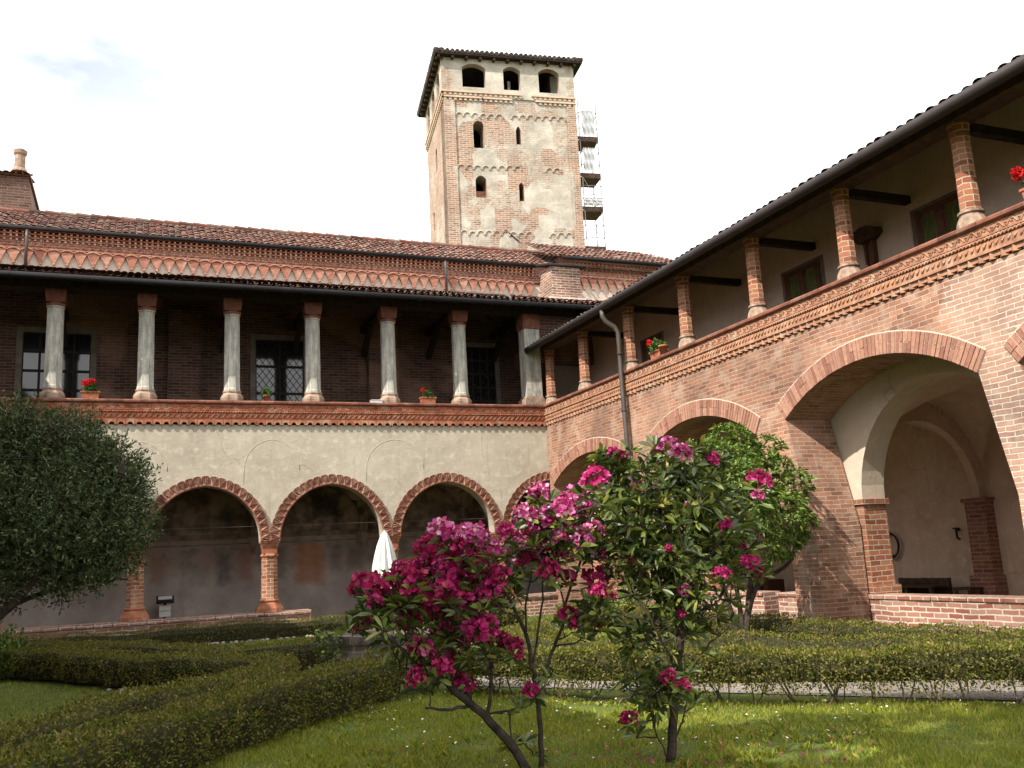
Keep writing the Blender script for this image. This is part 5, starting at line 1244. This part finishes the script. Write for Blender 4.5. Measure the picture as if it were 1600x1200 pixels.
def rhodo(label, D0, stems, limbs, blooms, pale, sprays, leafy, loc, nlow=0):
    """stems: (pixel path, radii, depth per point); limbs: join lists; every bloom/spray has its own depth"""
    t = thing('rhododendron', label, 'rhododendron', loc, 'rhododendrons on the near lawn')
    mb = MB(); nodes = []
    for path, r0_, r1_ in stems:
        pts = [at_d(x, y, D0+dz) for x, y, dz in path]; m = len(pts); Q = smooth_path(pts, 2); k = len(Q)
        Q = Q+RNG.normal(0, .004, Q.shape); mb.tube([tuple(p) for p in Q], list(np.linspace(r0_, r1_, k)), 8, False); nodes += [(Q[i], r0_+(r1_-r0_)*i/(k-1)) for i in range(k//3, k)]
    NP = np.array([n_[0] for n_ in nodes])
    rs = []; pl, pd, pm = [], [], []
    tips = [(at_d(x, y, D0+dz), r, ki) for x, y, dz, r, ki in blooms]+[(at_d(x, y, D0+dz), 0, 2) for x, y, dz in sprays]
    tips.sort(key=lambda q: np.min(np.linalg.norm(NP-q[0], axis=1)))
    for p, r, ki in tips:
        # twig from the nearest lower branch
        d = np.linalg.norm(NP-p, axis=1)+np.maximum(0, NP[:, 2]-p[2]+.03)*2.5; j = int(np.argmin(d)); a = NP[j]
        if np.linalg.norm(a-p) > .03:
            pts = branch(mb, a, p-np.array([0, 0, max(r, .02)*.5]), min(.011, .004+.012*np.linalg.norm(a-p)), .0035, 5, .12)
            NP = np.vstack([NP, np.array(pts[1:])])
        up = p-a; up = up/(np.linalg.norm(up)+1e-6)*.5+np.array([0, 0, .8])+RNG.normal(0, .25, 3)
        if r:
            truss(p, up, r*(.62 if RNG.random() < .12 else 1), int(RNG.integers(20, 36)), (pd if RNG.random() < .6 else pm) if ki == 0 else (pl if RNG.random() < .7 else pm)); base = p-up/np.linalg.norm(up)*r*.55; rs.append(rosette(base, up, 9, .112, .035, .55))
        else: rs.append(rosette(p, up, 10, .108, .031, 1.25))
    for c, rad, n in leafy:
        for _ in range(n):
            q = RNG.normal(size=3); q /= np.linalg.norm(q); x, y, dz = c
            p = at_d(x, y, D0+dz)+q*np.array([rad[0], rad[0], rad[1]])*(RNG.random()**.45)
            j = int(np.argmin(np.linalg.norm(NP-p, axis=1)+np.maximum(0, NP[:, 2]-p[2])*1.5)); a = NP[j]
            if np.linalg.norm(a-p) > .05 and RNG.random() < .8: branch(mb, a, p, .006, .003, 3, .1); NP = np.vstack([NP, p[None]])
            up = (p-a)/(np.linalg.norm(p-a)+1e-6)*.6+q*.4+np.array([0, 0, .45]); rs.append(rosette(p, up, RNG.integers(6, 11), .102, .029, 1.2))
    mb.build('branches', 'bark', t, recalc=False)
    P = np.concatenate([r_[0] for r_ in rs]); D = np.concatenate([r_[1] for r_ in rs]); L = np.concatenate([r_[2] for r_ in rs]); W = np.concatenate([r_[3] for r_ in rs])
    leaves_obj('foliage', P, D, L, W, 'rh_leaf', t, True, .12)
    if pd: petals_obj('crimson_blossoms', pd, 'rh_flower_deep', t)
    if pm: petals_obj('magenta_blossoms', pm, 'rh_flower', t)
    if pl: petals_obj('pale_sunlit_blossoms', pl, 'rh_flower_pale', t)
    return t
DL = 6.0
bl = []
for x, y, k in [(572, 918, 0), (614, 908, 0), (640, 925, 0), (668, 880, 0), (690, 842, 0), (655, 890, 0), (705, 905, 0), (722, 880, 0), (688, 958, 0), (706, 985, 0), (742, 905, 0), (724, 862, 0), (716, 1000, 0), (752, 985, 0), (782, 1008, 0), (806, 1018, 0), (660, 1020, 0), (650, 1062, 0), (700, 1040, 0), (560, 975, 0), (585, 945, 0), (640, 970, 0), (722, 1070, 0), (690, 1050, 0),
                (748, 935, 0), (760, 880, 0), (778, 905, 0), (745, 840, 1), (690, 832, 1), (768, 860, 1), (730, 838, 1), (660, 938, 0), (725, 935, 0), (770, 940, 0), (612, 942, 0), (628, 905, 0), (700, 930, 0), (738, 968, 0)]:
    bl.append((x, y, RNG.uniform(-.30, .40), RNG.uniform(.085, .118), k))
for x, y in [(680, 895), (640, 905), (665, 860), (705, 845), (718, 915), (700, 880), (745, 885), (768, 925), (748, 905), (735, 950), (700, 970), (675, 945), (770, 995), (795, 1015), (735, 985), (690, 985), (600, 915), (585, 925), (625, 890), (650, 910), (665, 1045)]:
    bl.append((x, y, RNG.uniform(-.25, .45), RNG.uniform(.08, .11), 0))
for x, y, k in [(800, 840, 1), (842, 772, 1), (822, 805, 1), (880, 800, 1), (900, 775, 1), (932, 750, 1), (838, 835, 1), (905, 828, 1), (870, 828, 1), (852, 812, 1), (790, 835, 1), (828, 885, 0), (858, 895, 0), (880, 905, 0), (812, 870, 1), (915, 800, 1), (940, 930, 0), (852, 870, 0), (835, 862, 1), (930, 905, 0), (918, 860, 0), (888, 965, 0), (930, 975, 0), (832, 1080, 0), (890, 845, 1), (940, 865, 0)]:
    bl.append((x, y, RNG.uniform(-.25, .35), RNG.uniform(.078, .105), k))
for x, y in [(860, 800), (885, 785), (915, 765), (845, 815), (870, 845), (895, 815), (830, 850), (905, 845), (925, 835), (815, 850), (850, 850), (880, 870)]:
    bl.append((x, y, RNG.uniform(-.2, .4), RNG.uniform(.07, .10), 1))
st = [([(838, 1225, 0), (790, 1150, 0), (735, 1098, -.02), (690, 1062, -.05), (655, 1030, -.1), (640, 985, -.12)], .034, .012),
      ([(735, 1098, 0), (728, 1050, .1), (705, 1010, .15), (680, 965, .1), (672, 930, .1)], .018, .008), ([(760, 1120, 0), (770, 1060, .05), (762, 1010, .1), (700, 985, .1)], .014, .007),
      ([(650, 1035, -.1), (610, 1000, -.15), (590, 960, -.2)], .012, .006), ([(740, 1100, 0), (700, 1110, -.12), (665, 1105, -.2)], .014, .007),
      ([(760, 1020, .1), (730, 985, .1), (690, 955, 0.05)], .010, .006),
      ([(846, 1230, .05), (845, 1150, .05), (838, 1075, .05), (832, 1040, .05), (822, 990, .05), (800, 945, 0), (780, 900, 0)], .019, .009), ([(838, 1075, .05), (855, 1040, .1), (868, 1005, .1), (882, 975, .12), (880, 945, .12), (905, 890, .15), (925, 800, .1)], .013, .007),
      ([(832, 1040, .05), (842, 985, .1), (850, 930, .15), (848, 870, .1)], .009, .005), ([(822, 990, .05), (820, 940, .0), (832, 890, .0)], .008, .005), ([(882, 945, .12), (870, 900, .1), (860, 850, .1)], .007, .004)]
sp = [(x, y, RNG.uniform(-.3, .35)) for x, y in [(590, 940), (625, 950), (600, 985), (660, 985), (690, 1005), (720, 960), (650, 945), (740, 925), (710, 870), (745, 895), (560, 965), (545, 985), (675, 915), (800, 900), (820, 905), (775, 870), (845, 800), (860, 785), (885, 850), (905, 855), (835, 855), (920, 945), (935, 960), (900, 985), (945, 985), (880, 985), (955, 950), (915, 1000), (780, 1030), (760, 1025), (650, 1045), (625, 1040), (700, 1065), (672, 1078), (860, 1060), (820, 1100), (870, 860), (940, 790), (805, 930), (790, 955), (755, 955), (640, 1005), (740, 1010), (812, 1110), (820, 1160), (835, 1180), (800, 1165)]]
rhodo('large crimson rhododendron with leaning dark stem, half in shade, left of the leafy one', DL, st, None, bl, None, sp, [((660, 960, .1), (.36, .28), 46), ((760, 920, .1), (.30, .20), 26), ((870, 845, .1), (.34, .18), 30), ((925, 960, .05), (.14, .10), 12), ((600, 955, .0), (.2, .12), 18), ((700, 1030, .0), (.26, .14), 16)], (-6.95, -15.0, GZ))
DR = 6.08
bl = [(x, y, RNG.uniform(-.30, .08), r, k) for x, y, r, k in [(1040, 700, .085, 1), (1062, 712, .08, 1), (1115, 718, .06, 1), (1186, 755, .09, 1), (1184, 778, .08, 1), (1000, 762, .065, 1), (1135, 822, .055, 0), (1172, 880, .07, 0), (1186, 895, .06, 0), (1128, 900, .065, 0), (1060, 920, .05, 1), (1075, 790, .03, 1), (970, 715, .055, 1), (958, 708, .05, 1), (985, 880, .04, 0), (935, 868, .06, 1), (938, 925, .06, 0), (1045, 1060, .06, 0), (985, 1125, .065, 0), (1068, 1072, .05, 0), (1065, 960, .035, 0), (1068, 925, .05, 1), (1160, 858, .04, 0), (1045, 858, .035, 0)]]
st = [([(1046, 1235, 0), (1050, 1170, 0), (1052, 1110, 0), (1058, 1050, .03), (1064, 990, .0), (1060, 950, 0), (1050, 900, .05), (1058, 850, .1), (1070, 790, .1), (1060, 740, .1)], .036, .010),
      ([(1064, 990, 0), (1040, 930, .1), (1010, 880, .15), (985, 820, .1), (965, 740, .1)], .016, .006), ([(1060, 950, 0), (1085, 900, -.1), (1115, 860, -.1), (1150, 810, -.1), (1180, 785, -.1)], .013, .005), ([(1058, 930, 0), (1075, 840, .2), (1100, 770, .2), (1112, 730, .2)], .011, .005),
      ([(1058, 1050, 0), (1040, 1010, -.1), (1010, 960, -.15), (990, 920, -.1)], .010, .005), ([(1052, 1130, 0), (1030, 1090, -.1), (1000, 1085, -.15)], .008, .004), ([(1046, 1190, 0), (1020, 1130, -.1), (1012, 1080, -.1)], .006, .004), ([(1046, 1190, .02), (1064, 1130, .05), (1075, 1090, .05)], .006, .004), ([(1060, 990, 0), (1100, 960, -.1), (1130, 930, -.1)], .009, .005)]
sp = [(x, y, RNG.uniform(-.25, .4)) for x, y in [(940, 712), (985, 705), (1090, 700), (1010, 730), (1040, 740), (1085, 740), (1120, 760), (1060, 770), (1000, 790), (965, 760), (950, 790), (980, 820), (1020, 820), (1060, 815), (1095, 800), (1130, 790), (1010, 850), (1045, 870), (1085, 860), (1105, 885), (970, 860), (960, 900), (990, 930), (1020, 915), (1075, 905), (1090, 935), (1120, 960), (1030, 975), (1000, 985), (985, 990), (1010, 1010), (975, 960), (1085, 990), (1110, 985), (1140, 975), (1095, 1020), (1010, 1060), (1035, 1075), (985, 1090), (975, 1070), (1075, 1055), (1085, 1100), (1070, 1115), (995, 1150), (1020, 1110), (1000, 1120), (1150, 880), (1165, 900), (1100, 830), (1140, 940), (1025, 700), (1075, 720), (1005, 770)]]
rhodo('leafy rhododendron with upright trunk and few pale pink flowers in front of the round tree', DR, st, None, bl, None, sp, [((1030, 800, .1), (.44, .40), 190), ((1070, 880, .1), (.38, .32), 110), ((975, 840, .15), (.26, .36), 64), ((1130, 830, .1), (.22, .26), 50), ((1020, 1080, -.05), (.18, .15), 30), ((1060, 950, .1), (.26, .22), 46), ((1010, 1000, .05), (.18, .14), 18), ((1080, 740, .1), (.26, .14), 40), ((960, 730, .1), (.14, .08), 14)], (-6.05, -15.2, GZ))

# ------------------------------------------------------------------ trees and shrubs
def tree_crown_clusters(centers, n, L, W, per, mat, t, long=True, up=.5, jitter=.8, name='crown'):
    P = []; D = []; LL = []; WW = []
    for c, rad, k in centers:
        c = np.array(c); rad = np.array(rad)
        for _ in range(k):
            q = RNG.normal(size=3); q /= np.linalg.norm(q); p = c+q*rad*(.72+.30*RNG.random()**.6)
            m = per; t_ = RNG.random()*6+np.arange(m)*2.4; u_ = q*.7+np.array([0, 0, up])+RNG.normal(0, .25, 3); u_ /= np.linalg.norm(u_); a = np.cross(u_, [.3, .2, .9]); a /= np.linalg.norm(a); b = np.cross(u_, a); el = RNG.uniform(.0, 1.0, m)*jitter
            d = (a*np.cos(t_)[:, None]+b*np.sin(t_)[:, None])*np.cos(el)[:, None]+u_*np.sin(el)[:, None]; P.append(np.repeat(p[None], m, 0)+RNG.normal(0, .012, (m, 3))); D.append(d); LL.append(RNG.uniform(L*.7, L*1.15, m)); WW.append(RNG.uniform(W*.8, W*1.2, m))
    return leaves_obj(name, np.concatenate(P), np.concatenate(D), np.concatenate(LL), np.concatenate(WW), mat, t, long, .1)
YT = -9.9
b0 = at_y(1162, 985, YT); b0[2] = GZ
t = thing('round_tree', 'small round-crowned evergreen tree with glossy leaves in front of the brick arches', 'tree', tuple(b0))
c0 = at_y(1155, 790, YT)
cl = []
for (x, y, dy, r, k) in [(1130, 735, 0, .62, 130), (1190, 740, .2, .55, 110), (1215, 800, 0, .55, 105), (1100, 790, .1, .6, 100), (1150, 800, -.4, .65, 130), (1175, 850, -.2, .55, 100), (1235, 760, .3, .42, 70), (1095, 720, .3, .5, 80), (1140, 690, .2, .42, 80), (1240, 820, .1, .40, 75), (1195, 705, .3, .36, 60), (1110, 850, 0, .45, 70), (1225, 850, 0, .32, 50), (1075, 760, .2, .45, 60), (1160, 750, -.5, .45, 90)]:
    c = at_y(x, y, YT+dy); cl.append((c, (r*.80, r*.80, r*.62), k))
tree_crown_clusters(cl, 0, .085, .028, 11, 'tree_leaf', t)
mb = MB()
for path in ([(1160, 1000), (1158, 960), (1150, 915), (1140, 860), (1130, 790)], [(1158, 985), (1172, 935), (1190, 905), (1222, 890), (1238, 872), (1245, 840), (1240, 800)], [(1162, 985), (1168, 950), (1172, 905), (1180, 850), (1190, 780)], [(1150, 915), (1120, 880), (1100, 830)]):
    pts = [at_y(x, y, YT+.1*k) for k, (x, y) in enumerate(path)]; pts[0][2] = GZ-.03; Q = smooth_path(pts, 2); mb.tube([tuple(p) for p in Q], list(np.linspace(.045, .018, len(Q))), 8, False)
mb.build('trunk', 'bark', t, recalc=False)
# olive at the left
YO = -8.6
b0 = at_y(-60, 1000, YO); b0[2] = GZ
t = thing('olive_tree', 'dark olive tree with fine grey-green leaves leaning in from the left edge', 'tree', tuple(b0))
mb = MB(); lim = []
for path in ([(-62, 1040), (-30, 985), (20, 945), (60, 900), (85, 850), (90, 780)], [(20, 945), (60, 928), (110, 915), (160, 905), (200, 905)], [(60, 900), (110, 860), (160, 800), (190, 740)], [(-30, 985), (-20, 900), (0, 820), (20, 740), (30, 680)], [(85, 850), (60, 760), (70, 690), (90, 650)], [(90, 905), (140, 885), (185, 850)]):
    pts = [at_y(x, y, YO+.12*k*(1 if len(path) % 2 else -1)) for k, (x, y) in enumerate(path)]
    if path[0][1] > 1000: pts[0][2] = GZ-.03
    Q = smooth_path(pts, 2); mb.tube([tuple(p) for p in Q], list(np.linspace(.075 if path[0][0] < 0 else .035, .012, len(Q))), 8, False); lim.append(Q[len(Q)//3:])
LP = np.concatenate(lim)
P = []; D = []
blobs = [(x, y+26, d, r) for x, y, d, r in [(40, 760, 0, .62), (100, 700, .2, .55), (150, 740, 0, .5), (90, 800, -.3, .6), (160, 810, 0, .45), (20, 690, .3, .5), (-20, 780, 0, .6), (190, 770, .2, .34), (60, 660, .2, .36), (120, 665, .2, .34), (185, 835, 0, .30), (130, 860, -.2, .34), (40, 850, -.2, .42), (205, 720, .2, .22), (100, 880, 0, .22), (-10, 880, 0, .36), (215, 790, .1, .2), (10, 650, .2, .36), (175, 700, .2, .3), (-60, 700, 0, .6)]]
for (x, y, dy, r) in blobs:
    c = at_y(x, y, YO+dy); k = int(470*(r/.5)**2)
    for _ in range(k):
        q = RNG.normal(size=3); q /= np.linalg.norm(q); p = c+q*r*(.45+.62*RNG.random()); u_ = q*.8+np.array([.1, 0, .55])+RNG.normal(0, .4, 3); u_ /= np.linalg.norm(u_)
        m = 9; s_ = np.linspace(0, .16, m)[:, None]; P.append(p+u_*s_); D.append(u_*.55+RNG.normal(0, .55, (m, 3)))
P = np.concatenate(P); D = np.concatenate(D); leaves_obj('crown', P, D, RNG.uniform(.05, .08, len(P)), RNG.uniform(.015, .024, len(P)), 'olive_leaf', t)
for _ in range(260):
    j = RNG.integers(len(P)); p = P[j]; a = LP[int(np.argmin(np.linalg.norm(LP-p, axis=1)))]; mb.tube([tuple(a), tuple((a+p)/2+RNG.normal(0, .03, 3)), tuple(p)], [.007, .005, .002], 4, False)
mb.build('trunk', 'bark', t, recalc=False)
def shrub(name, label, c, rad, n, L, W, mat, long=False, up=.3):
    c = np.array(c, float); t = thing(name, label, 'shrub', (c[0], c[1], GZ)); q = unit(RNG.normal(size=(n, 3))); q[:, 2] = np.abs(q[:, 2])
    r = (.35+.7*RNG.random((n, 1))**.6)*(1+.18*np.sin(q[:, :1]*7+q[:, 1:2]*5+q[:, 2:]*6)); P = np.array([c[0], c[1], GZ])+q*np.array(rad)*r
    leaves_obj('foliage', P, q*.8+RNG.normal(size=(n, 3))*.5+np.array([0, 0, up]), RNG.uniform(L*.7, L*1.2, n), RNG.uniform(W*.8, W*1.2, n), mat, t, long)
    for _ in range(12): j = RNG.integers(n); MB().tube([(c[0]+RNG.normal(0, .03), c[1]+RNG.normal(0, .03), GZ-.02), tuple((P[j]+np.array([c[0], c[1], GZ]))/2), tuple(P[j])], [.01, .007, .003], 5, False).build('stem', 'bark', t, recalc=False)
c = at_y(983, 935, -4.6); shrub('spiky_shrub', 'yellow-green shrub with upright narrow leaves by the low wall of the brick wing', (c[0], c[1]), (.38, .38, .72), 1500, .11, .022, 'tree_leaf', True, .9)
c = at_y(10, 960, -5.0); shrub('leafy_shrub', 'small light green shrub at the left edge below the olive tree', (c[0], c[1]), (.42, .42, .66), 1900, .06, .03, 'tree_leaf', False, .4)
c = at_y(850, 1000, -8.6); shrub('ball_shrub', 'low rounded dark shrub right of the well', (c[0], c[1]), (.36, .36, .56), 3200, .03, .018, 'hedge', False, .3)
# tree outside the picture on the left: its shadow lies on the lawn at the lower right
t = thing('garden_tree', 'leafy garden tree standing outside the picture near the viewer', 'tree', (-11.2, -19.4, GZ))
cl = [((-10.1+dx, -18.9+dy, 6.4+dz), (.8, .8, .7), 110) for dx, dy, dz in ((0, 0, 0), (.9, .4, .2), (-.8, .2, .1), (.3, -.7, .3), (.2, .7, .4), (-.3, -.3, .9), (1.3, -.3, -.1))]
tree_crown_clusters(cl, 0, .14, .06, 9, 'tree_leaf', t)
mb = MB(); mb.tube([(-11.2, -19.4, GZ-.05), (-11.1, -19.3, 2.5), (-10.5, -19.0, 5.0), (-10.1, -18.9, 6.6)], [.14, .11, .08, .04], 9, False); mb.tube([(-10.8, -19.15, 4.0), (-9.8, -18.8, 5.6), (-9.0, -18.6, 6.4)], [.06, .04, .02], 7, False); mb.build('trunk', 'bark', t, recalc=False)
